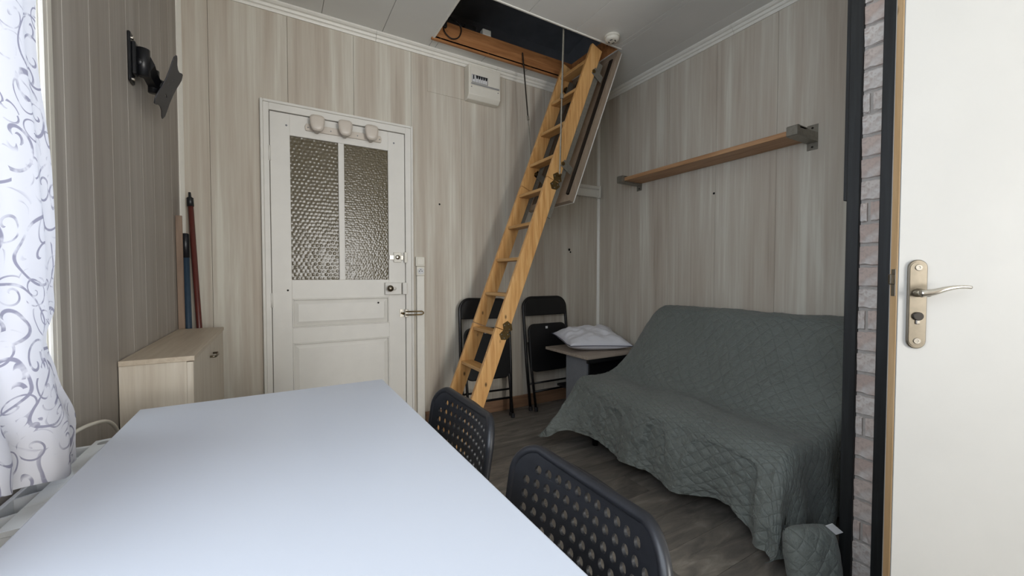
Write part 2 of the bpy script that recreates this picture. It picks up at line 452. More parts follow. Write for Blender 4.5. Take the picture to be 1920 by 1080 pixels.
# partition with the white door, brick strip and black trims
HY0, HY1, HZ = -.062, .512, 2.10
pt = struct('wall_partition', None, None, (XP, 0, 0))
bk = box(XP+.006, XP+.08, YF, HY0, 0, ZC); box(XP+.006, XP+.08, HY1, YA, 0, ZC, bm=bk); box(XP+.006, XP+.08, HY0, HY1, HZ, ZC, bm=bk)
obj('mortar_backing', bk, 'mortar', pt)
CH = .0762; rnd = random.Random(3)
BYS = (.547, .612)
proto = []
for k in range(4):
    b = box(0, .012, -.5, .5, -.5, .5)
    proto.append(b)
brick_meshes = {}
def brick(y0, y1, z0, z1):
    h_ = z1-z0; wd = y1-y0; key = (round(wd, 3), rnd.randint(0, 2))
    if key not in brick_meshes:
        b = box(-.009, .0, -wd/2, wd/2, -h_/2, h_/2)
        bmesh.ops.subdivide_edges(b, edges=b.edges[:], cuts=2, use_grid_fill=True)
        for v in b.verts:
            s = 1 if v.co.x < -.004 else 0
            v.co += Vector((rnd.uniform(-.0025, .0025)*s, 0, rnd.uniform(-.003, .003)))
            if s: v.co.y *= .985; v.co.z *= .94
        me = bpy.data.meshes.new('brick'); b.to_mesh(me); b.free(); me.materials.append(M['brick_face']); brick_meshes[key] = me
    o = obj('brick', None, None, pt, mesh=brick_meshes[key]); o.location = (.006, (y0+y1)/2, (z0+z1)/2)
for c_ in range(int(ZC/CH)+1):
    z0 = c_*CH+.005; z1 = z0+CH-.011
    if c_ % 5 == 2: 
        brick(.558, .582, z0, z1); brick(.592, .611, z0, z1)
    else: brick(.558, .611, z0, z1)
for a, b_, z0, z1 in ((HY0-.7, HY0-.07, 0, ZC),):
    obj('plaster', box(XP-.001, XP+.006, YF, HY0-.045, 0, ZC), 'white_paint', pt)
obj('plaster', box(XP-.001, XP+.006, HY0-.045, .556, HZ+.045, ZC), 'white_paint', pt)
wa = struct('wall_alcove', box(XP+.08, XR, YA-.07, YA, 0, ZC), 'cladding')
tr = struct('trim_corner_black', None, None, (XP, YA, 0))
obj('corner_board', box(XP-.012, XP+.08, .612, YA, 0, ZC, .0015), 'black_wood', tr)
obj('corner_batten', box(XP+.0, XP+.05, YA, YA+.014, 1.383, ZC, .001), 'black_wood', tr)
tr = struct('trim_door_black', None, None, (XP, HY1, 0))
obj('casing_board', box(XP-.014, XP+.08, HY1-.006, .556, 0, HZ+.04, .002), 'black_wood', tr)
obj('casing_board', box(XP-.014, XP+.08, HY0-.04, HY0, 0, HZ+.04, .002), 'black_wood', tr)
obj('casing_board', box(XP-.014, XP+.08, HY0, HY1-.006, HZ, HZ+.04, .002), 'black_wood', tr)

# cornices, corner beads, plinths
def cornice_prof(sign=1):
    return [(0, 0), (0, -.056), (.008, -.056), (.012, -.046), (.012, -.040), (.021, -.036), (.025, -.026), (.025, -.021), (.036, -.018), (.044, -.010), (.044, 0)]
for i, (a, b_) in enumerate(((XL, .62), (.62, 1.55), (1.55, XR))):
    if i == 0: root = struct('trim_cornice_back', None, None, (0, YB, ZC))
    obj('cornice_length', prism([(YB-p[0], ZC+p[1]) for p in cornice_prof()], 'x', a+.0008, b_-.0008), 'white_trim', root)
root = struct('trim_cornice_right', None, None, (XR, 0, ZC))
for a, b_ in ((YA, 1.6), (1.6, YB-.04)):
    obj('cornice_length', prism([(XR-p[0], ZC+p[1]) for p in cornice_prof()], 'y', a+.0008, b_-.0008), 'white_trim', root)
root = struct('trim_cornice_left', None, None, (XL, 0, ZC))
obj('cornice_length', prism([(XL+p[0], ZC+p[1]) for p in cornice_prof()], 'y', YF, YB-.04), 'white_trim', root)
struct('trim_corner_left', prism([(XL, YB), (XL, YB-.022), (XL+.006, YB-.022), (XL+.022, YB-.006), (XL+.022, YB)], 'z', 0, ZC-.05), 'white_trim')
struct('trim_corner_right', prism([(XR, YB), (XR, YB-.02), (XR-.006, YB-.02), (XR-.02, YB-.006), (XR-.02, YB)], 'z', 0, ZC-.05), 'white_trim')
bb = struct('baseboard_back', None, None, (0, YB, 0))
for a, b_ in ((.955, 1.655), (1.657, XR-.02)):
    obj('plinth_board', box(a, b_, YB-.018, YB, 0, .098, .002), 'plinth_wood', bb)
obj('plinth_board', box(XL, -.075, YB-.018, YB, 0, .098, .002), 'plinth_wood', bb)
struct('baseboard_right', box(XR-.016, XR, YA, YB-.02, 0, .098, .002), 'plinth_wood')

# ------------------------------------------------------------------ side window + curtain
wn = struct('window_1', None, None, (XL, 0, WZ0))
for nm, bx_ in (('casing', (XL, XL+.012, WY1, WY1+.075, WZ0-.12, WZ1+.075)), ('casing', (XL, XL+.012, WY0-.075, WY0, WZ0-.12, WZ1+.075)),
                ('casing', (XL, XL+.012, WY0, WY1, WZ1, WZ1+.075))):
    obj(nm, box(*bx_, .002), 'white_trim', wn)
obj('casing_bead', box(XL+.012, XL+.02, WY1+.004, WY1+.026, WZ0-.02, WZ1+.05, .003), 'white_trim', wn)
obj('casing_bead', box(XL+.012, XL+.017, WY1+.036, WY1+.048, WZ0-.02, WZ1+.05, .002), 'white_trim', wn)
obj('window_sill', box(XL-.14, XL+.03, WY0-.06, WY1-.002, WZ0-.03, WZ0, .003), 'white_trim', wn)
for a, b_ in ((WY0, .10), (.10, WY1)):
    fr = box(XL-.10, XL-.05, a, a+.05, WZ0, WZ1); box(XL-.10, XL-.05, b_-.05, b_, WZ0, WZ1, bm=fr)
    box(XL-.10, XL-.05, a+.05, b_-.05, WZ0, WZ0+.06, bm=fr); box(XL-.10, XL-.05, a+.05, b_-.05, WZ1-.05, WZ1, bm=fr)
    f_ = obj('window_sash', fr, 'white_paint', wn)
    obj('pane', box(XL-.078, XL-.074, a+.05, b_-.05, WZ0+.06, WZ1-.05), 'window_glass', f_)
wn = struct('window_2', None, None, (0, YF, FZ0))
for a, b_ in ((FX0, 1.12), (1.12, FX1)):
    fr = box(a, a+.05, YF-.09, YF-.04, FZ0, FZ1); box(b_-.05, b_, YF-.09, YF-.04, FZ0, FZ1, bm=fr)
    box(a+.05, b_-.05, YF-.09, YF-.04, FZ0, FZ0+.06, bm=fr); box(a+.05, b_-.05, YF-.09, YF-.04, FZ1-.05, FZ1, bm=fr)
    f_ = obj('window_sash', fr, 'white_paint', wn)
    obj('pane', box(a+.05, b_-.05, YF-.068, YF-.064, FZ0+.06, FZ1-.05), 'window_glass', f_)

cu = thing('window_curtain', 'white voile curtain with grey scroll print hanging at side window', 'curtain', (XL+.06, .5, .76))
b = bmesh.new(); NY, NZ = 150, 90; uvl = None
edge_tab = [(.74, 1.235), (.80, 1.252), (.90, 1.205), (.98, 1.175), (1.04, 1.215), (1.10, 1.20), (1.3, 1.165), (1.5, 1.175), (1.8, 1.165), (2.5, 1.15)]
g = []
for j in range(NZ+1):
    rowv = []
    for i in range(NY+1):
        u = i/NY; tz = j/NZ
        yq = .66+.57*u; hem = .716+.055*max(0, min(1, (1.10-yq)/.25))+.012*math.sin(u*4.5)
        z = hem+(2.44-hem)*tz
        ye = lerp_tab(edge_tab, z); y = .66+(ye-.66)*u
        am = .018+.012*(1-tz)
        ph = u*17+1.6*noise.noise(Vector((u*5, tz*1.3, 0)))
        x = XL+.062+am*math.sin(ph)*.8+.02*noise.noise(Vector((y*3, z*2.2, 4.1)))*(1.2-tz)
        x += .035*max(0, 1-tz*3.2)**1.5*(.5+.5*math.sin(u*3+4))
        y += .012*math.cos(ph)*(.6 if 0.02 < u < .98 else 0)
        e_ = max(0, min(1, (u-.72)/.25)); x = x*(1-e_)+(XL+.060+.010*math.sin(z*11))*e_
        rowv.append(b.verts.new((max(x, XL+.034), y, z)))
    g.append(rowv)
for j in range(NZ):
    for i in range(NY): b.faces.new([g[j][i], g[j][i+1], g[j+1][i+1], g[j+1][i]])
obj('voile', b, 'curtain_voile', cu, True)
rod = tube([(XL+.06, -1.2, 2.45), (XL+.06, 1.36, 2.45)], .011, 10)
r_ = obj('curtain_rod', rod, 'white_plastic', cu, True)
for yb in (-1.1, 1.30): obj('rod_bracket', box(XL+.0005, XL+.066, yb-.008, yb+.008, 2.443, 2.457, .002), 'white_plastic', r_)

# ------------------------------------------------------------------ radiator
ra = thing('radiator', 'white sectional radiator under the curtain, left of the table', 'radiator', (XL+.075, 1.16, 0))
def rad_section(y0):
    z1 = .700; b = bmesh.new(); P = .0845
    xf = XL+.140; xs = XL+.058; xb = XL+.012
    prism([(xs, z1-.010), (xs+.004, z1-.002), (xs+.03, z1), (xf-.02, z1-.004), (xf-.004, z1-.016), (xf, z1-.035), (xf, .08), (xf-.010, .08), (xf-.010, z1-.036), (xf-.022, z1-.014), (xs+.03, z1-.010)], 'y', y0, y0+P-.0006, bm=b)
    box(xb, xb+.008, y0, y0+P-.0006, .10, z1-.012, .002, bm=b)                       # rear plate
    prism([(xb+.008, z1-.09), (xs+.03, z1-.09), (xs+.03, z1-.011), (xs, z1-.010), (xb+.008, z1-.016)], 'y', y0, y0+.007, bm=b)   # rib
    prism([(xb+.008, z1-.10), (xf-.010, z1-.10), (xf-.010, z1-.085), (xs, z1-.055), (xb+.008, z1-.085)], 'y', y0+.007, y0+P-.0006, bm=b)  # sloped floor of the slot
    box(xb+.008, xf-.010, y0+.036, y0+.046, .10, z1-.10, 0, bm=b)                     # column web
    tube([(XL+.075, y0, .16), (XL+.075, y0+P, .16)], .024, 12, bm=b)
    return b
for k in range(5): obj('section', rad_section(1.375-.0845*(k+1)), 'radiator_white', ra)
obj('end_plate', box(XL+.012, XL+.135, 1.375, 1.381, .10, .688, .003), 'radiator_white', ra)
obj('air_vent', lathe([(.012, .0), (.012, .0015), (.0, .0015)], (XL+.085, 1.345, .6985), 'z', 16), 'breaker_grey', ra)
obj('end_cap', lathe([(.024, 0), (.024, .016), (.018, .022), (.0, .024)], (XL+.075, 1.381, .16), 'y', 16), 'chrome', ra, True)
obj('valve', tube([(XL+.09, .955, .60), (XL+.09, .91, .60), (XL+.09, .875, .598), (XL+.09, .845, .595)], [.016, .016, .026, .024], 14), 'radiator_white', ra, True)
obj('foot', box(XL+.05, XL+.125, 1.27, 1.31, 0, .14, .004), 'radiator_white', ra)
obj('foot', box(XL+.05, XL+.125, 1.02, 1.06, 0, .14, .004), 'radiator_white', ra)
tag(obj('cable', tube(crom([(XL+.012, 1.22, .70), (XL+.022, 1.33, .725), (XL+.03, 1.45, .72), (XL+.035, 1.58, .685), (XL+.03, 1.68, .60), (XL+.02, 1.73, .45), (XL+.012, 1.75, .02)], 40), .005, 8), 'white_plastic', None, True),
    'thin white cable looping over the wall past the radiator end', 'cable')

# ------------------------------------------------------------------ table
TZ = .74; TX0, TX1, TY0, TY1 = -.325, .326, .215, 1.466
tb = thing('dining_table', 'white rectangular dining table filling the foreground', 'table', (0, .84, 0))
obj('tabletop', box(TX0, TX1, TY0, TY1, TZ-.024, TZ, .0025, seg=2), 'table_white', tb)
ap = box(TX0+.05, TX1-.05, TY0+.05, TY0+.07, TZ-.075, TZ-.0245); box(TX0+.05, TX1-.05, TY1-.07, TY1-.05, TZ-.075, TZ-.0245, bm=ap)
box(TX0+.05, TX0+.07, TY0+.07, TY1-.07, TZ-.075, TZ-.0245, bm=ap); box(TX1-.07, TX1-.05, TY0+.07, TY1-.07, TZ-.075, TZ-.0245, bm=ap)
obj('apron', ap, 'table_white', tb)
for lx in (TX0+.008, TX1-.050):
    for ly in (TY0+.008, TY1-.050): obj('leg', box(lx, lx+.042, ly, ly+.042, 0, TZ-.0245, .003), 'table_white', tb)

# ------------------------------------------------------------------ perforated chairs
def rrect(w, h, r, n=8, y0=0):
    pts = []
    for cx, cy, a0 in ((w/2-r, h-r, 0), (-w/2+r, h-r, PI/2), (-w/2+r, r, PI), (w/2-r, r, 1.5*PI)):
        for k in range(n+1):
            a = a0+PI/2*k/n; pts.append((cx+r*math.cos(a), y0+cy+r*math.sin(a)))
    return pts
def hole(cx, cy, rx, ry, n=14): return [(cx+rx*math.cos(-2*PI*k/n), cy+ry*math.sin(-2*PI*k/n)) for k in range(n)]
def make_perf_chair():
    root = thing('perforated_chair', '', 'chair', (0, 0, 0), 'perforated chairs at the white table')
    W, HB, R = .380, .31, .058
    outer = rrect(W, HB, R, 10)
    holes = []
    px, pz = .0248, .0262
    for rI in range(10):
        n = 11 if rI == 0 else 13
        for k in range(n): holes.append(hole((k-(n-1)/2)*px, HB-.036-rI*pz, .0078, .0088))
    b = curve_fill(outer, holes, .006)
    for k in range(-9, 10):
        bmesh.ops.bisect_plane(b, geom=b.verts[:]+b.edges[:]+b.faces[:], plane_co=(k*.02, 0, 0), plane_no=(1, 0, 0))
    for k in range(1, 6):
        bmesh.ops.bisect_plane(b, geom=b.verts[:]+b.edges[:]+b.faces[:], plane_co=(0, k*.05, 0), plane_no=(0, 1, 0))
    ZB = .765-HB
    def bend(u, v, wv):      # u across, v up, wv thickness -> chair local: sitter faces -X, width along Y
        bow = -.040*(u/(W/2))**2
        lean = .10*(v/HB-1)*.9
        return Vector((wv+bow+lean*.55, u, ZB+v))
    for vtx in b.verts: vtx.co = bend(*vtx.co)
    bmesh.ops.recalc_face_normals(b, faces=b.faces)
    back = obj('backrest', b, 'black_plastic', root)
    me = back.data
    me.shade_smooth(); 
    try: me.set_sharp_from_angle(angle=math.radians(35))
    except Exception: pass
    rim = [bend(p[0]*.985, p[1]*.995, .004) for p in rrect(W, HB, R, 12)]
    obj('backrest_rim', tube(rim, .0095, 10, closed=True), 'black_plastic', back, True)
    # seat
    so = rrect(.385, .40, .06, 8); hs = []
    for r_ in range(9):
        for k in range(9 if r_ % 2 else 10): hs.append(hole((k-(8 if r_ % 2 else 9)/2)*.033, .06+r_*.035, .0095, .0095, 12))
    b = curve_fill(so, hs, .008)
    for vtx in b.verts: vtx.co = Vector((-.42+vtx.co.y, vtx.co.x, .452+vtx.co.z))
    bmesh.ops.recalc_face_normals(b, faces=b.faces)
    seat = obj('seat', b, 'black_plastic', root)
    rim = [Vector((-.42+p[1], p[0], .448)) for p in rrect(.385, .40, .06, 8)]
    obj('seat_rim', tube(rim, .011, 8, closed=True), 'black_plastic', seat, True)
    for s in (-1, 1):
        obj('leg', tube([(-.40, s*.175, .012), (-.385, s*.165, .437)], .011, 10), 'steel', root, True)
        obj('leg', tube([(.03, s*.175, .012), (-.035, s*.165, .43), (-.068, s*.155, .50)], .011, 10), 'steel', root, True)
        obj('seat_rail', tube([(-.385, s*.165, .43), (-.035, s*.165, .43)], .010, 8), 'steel', root, True)
        for fx in (-.40, .03): obj('foot', lathe([(.014, 0), (.014, .02), (.011, .024)], (fx, s*.175, 0), 'z', 12), 'black_plastic', root, True)
    return root
pc = make_perf_chair()
pc.location = (.462, 1.00, 0); pc['label'] = 'black perforated plastic chair at the table, farther one nearest the loft ladder'
copy_tree(pc, (.462, .516, 0), 0, 'black perforated plastic chair at the table, nearer one in the foreground')

# ------------------------------------------------------------------ shoe cabinet
CX0, CX1, CY0, CY1, CZ = XL+.003, -.252, 1.79, 2.73, .827
cb = thing('shoe_cabinet', 'slim pale oak shoe cabinet against the left wall', 'cabinet', ((CX0+CX1)/2, (CY0+CY1)/2, 0))
obj('top', box(CX0, CX1+.004, CY0-.004, CY1+.004, CZ-.018, CZ, .0012), 'pale_oak_top', cb)
obj('side_panel', box(CX0, CX1-.019, CY0, CY0+.018, 0, CZ-.018, .0006), 'pale_oak', cb)
obj('side_panel', box(CX0, CX1-.019, CY1-.018, CY1, 0, CZ-.018, .0006), 'pale_oak', cb)
obj('back_panel', box(CX0, CX0+.006, CY0+.018, CY1-.018, .04, CZ-.018), 'pale_oak', cb)
obj('plinth', box(CX0+.006, CX1-.03, CY0+.018, CY1-.018, 0, .05), 'pale_oak', cb)
for z0, z1 in ((.055, .428), (.433, CZ-.021)):
    d_ = obj('door', box(CX1-.019, CX1, CY0+.001, CY1-.001, z0, z1, .0012), 'pale_oak', cb)
    yc = (CY0+CY1)/2; zc = z1-.055
    hnd = tube([(CX1, yc-.05, zc), (CX1+.02, yc-.05, zc), (CX1+.024, yc, zc), (CX1+.02, yc+.05, zc), (CX1, yc+.05, zc)], .005, 8)
    obj('handle', hnd, 'steel', d_, True)

# poles leaning in the corner behind the cabinet
tag(obj('wooden_board', xform(box(-.014, .014, -.006, .006, 0, 1.43, .001), Matrix.Translation((-.4335, 2.79, 0))@Matrix.Rotation(.035, 4, 'X')), 'brown_board'),
    'narrow brown board standing in the left corner behind cabinet', 'board')
p0, p1 = Vector((-.402, 2.80, 0)), Vector((-.424, 2.845, 1.345))
pl = thing('blue_pole', 'blue metal pole with black grip standing in the left corner', 'pole', (-.402, 2.80, 0))
obj('shaft', tube([p0, p0.lerp(p1, .9)], .0165, 12), 'blue_paint', pl, True)
obj('grip', tube([p0.lerp(p1, .9), p0.lerp(p1, .997), p1], [.018, .018, .012], 12), 'black_plastic', pl, True)
p0, p1 = Vector((-.325, 2.76, 0)), Vector((-.402, 2.855, 1.575))
pl = thing('broom_handle', 'reddish brown broom handle with black hanging cap in left corner', 'broom', (-.325, 2.76, 0))
obj('shaft', tube([p0, p0.lerp(p1, .955)], .0135, 12), 'red_paint', pl, True)
cp = tube([p0.lerp(p1, .95), p0.lerp(p1, .98), p0.lerp(p1, .984), p1], [.016, .016, .007, .006], 12)
obj('cap', cp, 'black_plastic', pl, True)

# ------------------------------------------------------------------ television mount
tm = thing('television_mount', 'black articulated television wall mount on the left wall', 'tv mount', (XL, 2.02, 1.86))
wp = box(XL+.0005, XL+.010, 1.985, 2.035, 1.82, 2.0, .003); box(XL+.010, XL+.022, 1.993, 2.027, 1.85, 1.97, .003, bm=wp)
wpo = obj('wall_plate', wp, 'mount_black', tm)
for z_ in (1.835, 1.985): obj('bolt', lathe([(.007, .01), (.007, .014), (.003, .016)], (XL, 2.01, z_), 'x', 10), 'chrome', wpo)
obj('pivot', tube([(XL+.035, 2.03, 1.86), (XL+.035, 2.03, 1.96)], .021, 14), 'mount_black', tm, True)
obj('pivot_collar', tube([(XL+.022, 2.01, 1.905), (XL+.035, 2.03, 1.905)], .014, 12), 'mount_black', tm, True)
pc_ = Vector((-.366, 2.177, 1.886))
arm = bmesh.new()
A0 = Vector((XL+.035, 2.03, 1.91)); A1 = Vector((-.412, 2.165, 1.895))
tube([A0, A0.lerp(A1, .5), A1], [.034, .027, .028], 6, bm=arm, flat=1.25)
obj('arm', arm, 'mount_black', tm)
obj('pivot', tube([A1+Vector((0, 0, -.045)), A1+Vector((0, 0, .045))], .019, 14), 'mount_black', tm, True)
va_ = Vector((-.0106, .196, -.001)); vb_ = Vector((-.065, 0, -.188))
va_.normalize(); vb_ = (vb_-va_*vb_.dot(va_)).normalized(); vn_ = va_.cross(vb_); 
if vn_.x < 0: vn_ = -vn_
obj('tilt_head', tube([A1, pc_-vn_*.004], [.022, .018], 8), 'mount_black', tm)
outl = []
for k in range(4):
    c0 = PI/4+k*PI/2
    for da, rr in ((-.40, .100), (-.20, .126), (-.09, .142), (.09, .142), (.20, .126), (.40, .100), (PI/4, .088)): outl.append((rr*math.cos(c0+da), rr*math.sin(c0+da)))
b = curve_fill(outl, [hole(0, .035, .022, .004, 10), hole(0, -.04, .006, .006, 10), hole(.04, .0, .004, .012, 10), hole(-.04, 0, .004, .012, 10)], .004)
mt = Matrix((( va_.x, vb_.x, vn_.x, pc_.x), (va_.y, vb_.y, vn_.y, pc_.y), (va_.z, vb_.z, vn_.z, pc_.z), (0, 0, 0, 1)))
xform(b, mt)
obj('vesa_plate', b, 'mount_grey', tm)

# ------------------------------------------------------------------ back door
dr = struct('door_1', None, None, (.40, YB, 0))
def casing(x0, x1, z0, z1, nm='casing'): return obj(nm, box(x0, x1, YB-.022, YB+.02, z0, z1, .002), 'white_paint', dr)
casing(-.048, -.018, 0, 2.165); casing(.812, .852, 0, 2.165); casing(-.018, .812, 2.122, 2.165)
for bx_ in ((-.064, -.048, 0, 2.181), (.852, .868, 0, 2.181), (-.048, .852, 2.165, 2.181)):
    obj('casing_bead', box(bx_[0], bx_[1], YB-.030, YB+.001, bx_[2], bx_[3], .003), 'white_paint', dr)
LF = YB-.012     # leaf face
leaf = struct('door_leaf'); leaf.location = (.40, LF, 0); leaf.parent = dr; leaf.location = Vector((.40, LF, 0))-dr.location
if 'kind' in leaf: del leaf['kind']
def lb(nm, x0, x1, z0, z1, y0=LF, y1=LF+.035, bev=.0015, mat='white_paint'): return obj(nm, box(x0, x1, y0, y1, z0, z1, bev), mat, leaf)
LX0, LX1, LZ0, LZ1 = -.0145, .809, .006, 2.118
lb('stile', LX0, .093, LZ0, LZ1); lb('stile', .694, LX1, LZ0, LZ1)
lb('rail', .093, .694, 1.987, LZ1); lb('rail', .093, .694, .965, 1.086); lb('rail', .093, .694, .682, .782); lb('rail', .093, .694, LZ0, .19)
lb('glazing_bar', .372, .408, 1.086, 1.987, LF+.002)
def pane(x0, x1, z0, z1, px, pz, jit, amp, mat, seed):
    """sheet of cast glass: back flat, room side covered with low bumps"""
    rn = random.Random(seed); st = min(px, pz)/4.2
    nx, nz = int((x1-x0)/st), int((z1-z0)/st)
    cent = {}
    def c(i, j):
        if (i, j) not in cent:
            cent[(i, j)] = ((i+.5*(j % 2)+.5+rn.uniform(-jit, jit))*px, (j+.5+rn.uniform(-jit, jit))*pz, rn.uniform(.55, 1.0))
        return cent[(i, j)]
    vs = []; fs = []
    for j in range(nz+1):
        for i in range(nx+1):
            x, z = (x1-x0)*i/nx, (z1-z0)*j/nz
            ci, cj = int(x/px), int(z/pz); hgt = 0
            for dj in (-1, 0, 1):
                for di in (-1, 0, 1):
                    cx, cz, k = c(ci+di, cj+dj); d2 = ((x-cx)/px)**2+((z-cz)/pz)**2
                    if d2 < .36: hgt = max(hgt, k*(.5+.5*math.cos(PI*math.sqrt(d2/.36))))
            vs.append((x0+x, LF+.017-amp*hgt, z0+z))
    for j in range(nz):
        for i in range(nx):
            a_ = j*(nx+1)+i; fs.append((a_, a_+1, a_+nx+2, a_+nx+1))
    me = bpy.data.meshes.new('t'); me.from_pydata(vs, [], fs)
    q = bmesh.new(); q.from_mesh(me); bpy.data.meshes.remove(me)
    box(x0, x1, LF+.0172, LF+.021, z0, z1, bm=q)
    obj('glass_pane', q, mat, leaf, True)
pane(.090, .3745, 1.083, 1.990, .0255, .0235, .12, .0026, 'glass_hammered', 1)
pane(.4055, .697, 1.083, 1.990, .0165, .0150, .28, .0014, 'glass_rippled', 2)
def raised(z0, z1):
    b = box(.093, .694, LF+.014, LF+.024, z0, z1)
    # raised field with a chamfered margin
    x0, x1 = .100, .687; a0, a1 = z0+.008, z1-.008; m_ = .028; q = bmesh.new()
    o_ = [(x0, LF+.0138, a0), (x1, LF+.0138, a0), (x1, LF+.0138, a1), (x0, LF+.0138, a1)]
    i_ = [(x0+m_, LF+.005, a0+m_), (x1-m_, LF+.005, a0+m_), (x1-m_, LF+.005, a1-m_), (x0+m_, LF+.005, a1-m_)]
    ov = [q.verts.new(p) for p in o_]; iv = [q.verts.new(p) for p in i_]
    q.faces.new(iv)
    for k in range(4): q.faces.new([ov[k], ov[(k+1) % 4], iv[(k+1) % 4], iv[k]])
    bmesh.ops.recalc_face_normals(q, faces=q.faces)
    join(b, q); obj('panel', b, 'white_paint', leaf)
    for (p, r) in (((.093, .101), (z0, z1)), ((.686, .694), (z0, z1)), ((.101, .686), (z0, z0+.008)), ((.101, .686), (z1-.008, z1))):
        obj('panel_moulding', box(p[0], p[1], LF-.004, LF+.014, r[0], r[1], .002), 'white_paint', leaf)
raised(.782, .965); raised(.19, .682)
for zz in (1.86, .96, .25):
    obj('hinge', tube([(LX0-.003, LF-.006, zz-.045), (LX0-.003, LF-.006, zz+.045)], .007, 10), 'white_paint', leaf, True)
for hx, hz in ((.075, 2.045), (.735, 2.045), (.07, 1.02), (.62, .925)):
    obj('screw_hole', lathe([(.006, 0), (.006, -.0015), (.002, -.001)], (hx, LF, hz), 'y', 10), 'hole_dark' if hz < 1.5 else 'grey_print', leaf)
# hardware on the leaf
rl = obj('rim_lock', box(.662, .775, LF-.030, LF, .980, 1.064, .003), 'white_paint', dr)
obj('knob', lathe([(.008, -.030), (.008, -.040), (.017, -.044), (.023, -.055), (.020, -.068), (.0, -.074)], (.690, LF, 1.024), 'y', 18), 'steel', rl, True)
obj('lock_disc', lathe([(.013, -.030), (.013, -.033), (.0, -.034)], (.725, LF, 1.022), 'y', 16), 'white_paint', rl, True)
obj('strike_box', box(.783, .815, LF-.032, LF-.01, .980, 1.064, .003), 'white_paint', dr)
bo = obj('bolt_case', box(.725, .778, LF-.016, LF, 1.208, 1.278, .003), 'white_plastic', dr)
obj('bolt_bar', box(.698, .795, LF-.011, LF-.004, 1.226, 1.258, .002), 'chrome', bo)
obj('bolt_knob', lathe([(.015, -.016), (.017, -.020), (.014, -.026), (.0, -.027)], (.752, LF, 1.243), 'y', 18), 'chrome', bo, True)
obj('bolt_keeper', box(.798, .818, LF-.028, LF-.010, 1.205, 1.28, .003), 'white_plastic', dr)
hs = obj('swing_guard', box(.768, .795, LF-.003, LF, .815, .872, .001), 'chrome', dr)
obj('guard_base', box(.800, .824, LF-.022, LF-.0095, .815, .872, .002), 'chrome', hs)
lp = [(.806, LF-.030, .856), (.88, LF-.045, .856), (.915, LF-.05, .856), (.926, LF-.052, .848), (.926, LF-.052, .840), (.915, LF-.05, .832), (.88, LF-.045, .832), (.806, LF-.030, .832)]
obj('guard_loop', tube(lp, .0045, 8), 'old_brass', hs, True)
obj('guard_knob', tube([(.785, LF, .844), (.785, LF-.035, .844)], [.006, .009], 10), 'old_brass', hs, True)
# hall behind the glass, dim
hl = box(-.9, 1.8, YB+1.4, YB+1.44, 0, 2.6); box(-.94, -.9, YB+.1, YB+1.4, 0, 2.6, bm=hl); box(1.8, 1.84, YB+.1, YB+1.4, 0, 2.6, bm=hl)
box(-.9, 1.8, YB+.1, YB+1.4, 2.6, 2.64, bm=hl); box(-.9, 1.8, YB+.1, YB+1.4, -.04, 0, bm=hl)
struct('wall_hall', hl, 'cladding')
area('hall_fill_light', (.9, YB+.75, 2.52), (0, 0, 0), .25, .25, 3.0, (1.0, .9, .74))  # added fill light, no visible source: dimly lights the hall behind the glass

# coat rack on the door
cr = thing('coat_rack', 'pale plastic coat rack with three pegs above the door glass', 'coat rack', (.41, LF, 2.03))
obj('rail', prism([(.178, 2.045), (.182, 2.03), (.645, 2.03), (.649, 2.045), (.649, 2.058), (.642, 2.074), (.186, 2.074), (.178, 2.06)], 'y', LF-.012, LF-.0005, .002), 'beige_plastic', cr)
for px in (.245, .41, .575):
    b = bmesh.new()
    stations = [(LF-.012, .018, .040, 2.055), (LF-.028, .020, .042, 2.060), (LF-.045, .034, .050, 2.068), (LF-.058, .042, .058, 2.072), (LF-.066, .040, .054, 2.072), (LF-.070, .028, .036, 2.072)]
    rings = []
    for (yy, rx, rz, zc) in stations:
        ring = []
        for k in range(20):
            a = 2*PI*k/20; cx = math.copysign(abs(math.cos(a))**.6, math.cos(a)); cz = math.copysign(abs(math.sin(a))**.6, math.sin(a))
            wd = rx*(1+.16*cz); ring.append(b.verts.new((px+wd*cx, yy, zc+rz*cz*.9)))
        rings.append(ring)
    for A, B in zip(rings, rings[1:]):
        for k in range(20): b.faces.new([A[k], A[(k+1) % 20], B[(k+1) % 20], B[k]])
    b.faces.new(rings[0]); b.faces.new(rings[-1]); bmesh.ops.recalc_face_normals(b, faces=b.faces)
    obj('peg', b, 'beige_plastic', cr, True)
for px in (.195, .328, .492, .636): obj('screw', lathe([(.004, -.012), (.004, -.0135), (.001, -.013)], (px, LF, 2.05), 'y', 8), 'grey_print', cr)

# switch, socket, trunking
sw = thing('light_switch', 'white light switch right of the door above the socket', 'switch', (.917, YB, 1.19))
obj('plate', box(.884, .950, YB-.026, YB-.0005, 1.182, 1.250, .003), 'white_plastic', sw)
obj('rocker', box(.893, .941, YB-.030, YB-.026, 1.191, 1.241, .003), 'white_plastic', sw)
so = thing('wall_socket', 'white wall socket right of the door on cable trunking', 'socket', (.917, YB, 1.11))
obj('plate', box(.888, .948, YB-.030, YB-.0005, 1.112, 1.180, .004), 'white_plastic', so)
s_ = obj('socket_well', lathe([(.024, -.030), (.024, -.033), (.021, -.033), (.020, -.031), (.0, -.031)], (.918, YB, 1.146), 'y', 20), 'tag_white', so)
for dx, dz in ((-.009, 0), (.009, 0), (0, .011)): obj('pin_hole', lathe([(.0035, -.031), (.0035, -.0325), (.0, -.0325)], (.918+dx, YB, 1.146+dz), 'y', 8), 'hole_dark', s_)
td = tag(obj('cable_trunking', box(.890, .946, YB-.028, YB-.0005, 0, 1.111, .002), 'white_trim'), 'white vertical cable trunking between the door and the wall', 'trunking')
rlw = thing('wall_rail', 'short white moulded rail on the back wall behind the hatch', 'rail', (2.42, YB, 1.84))
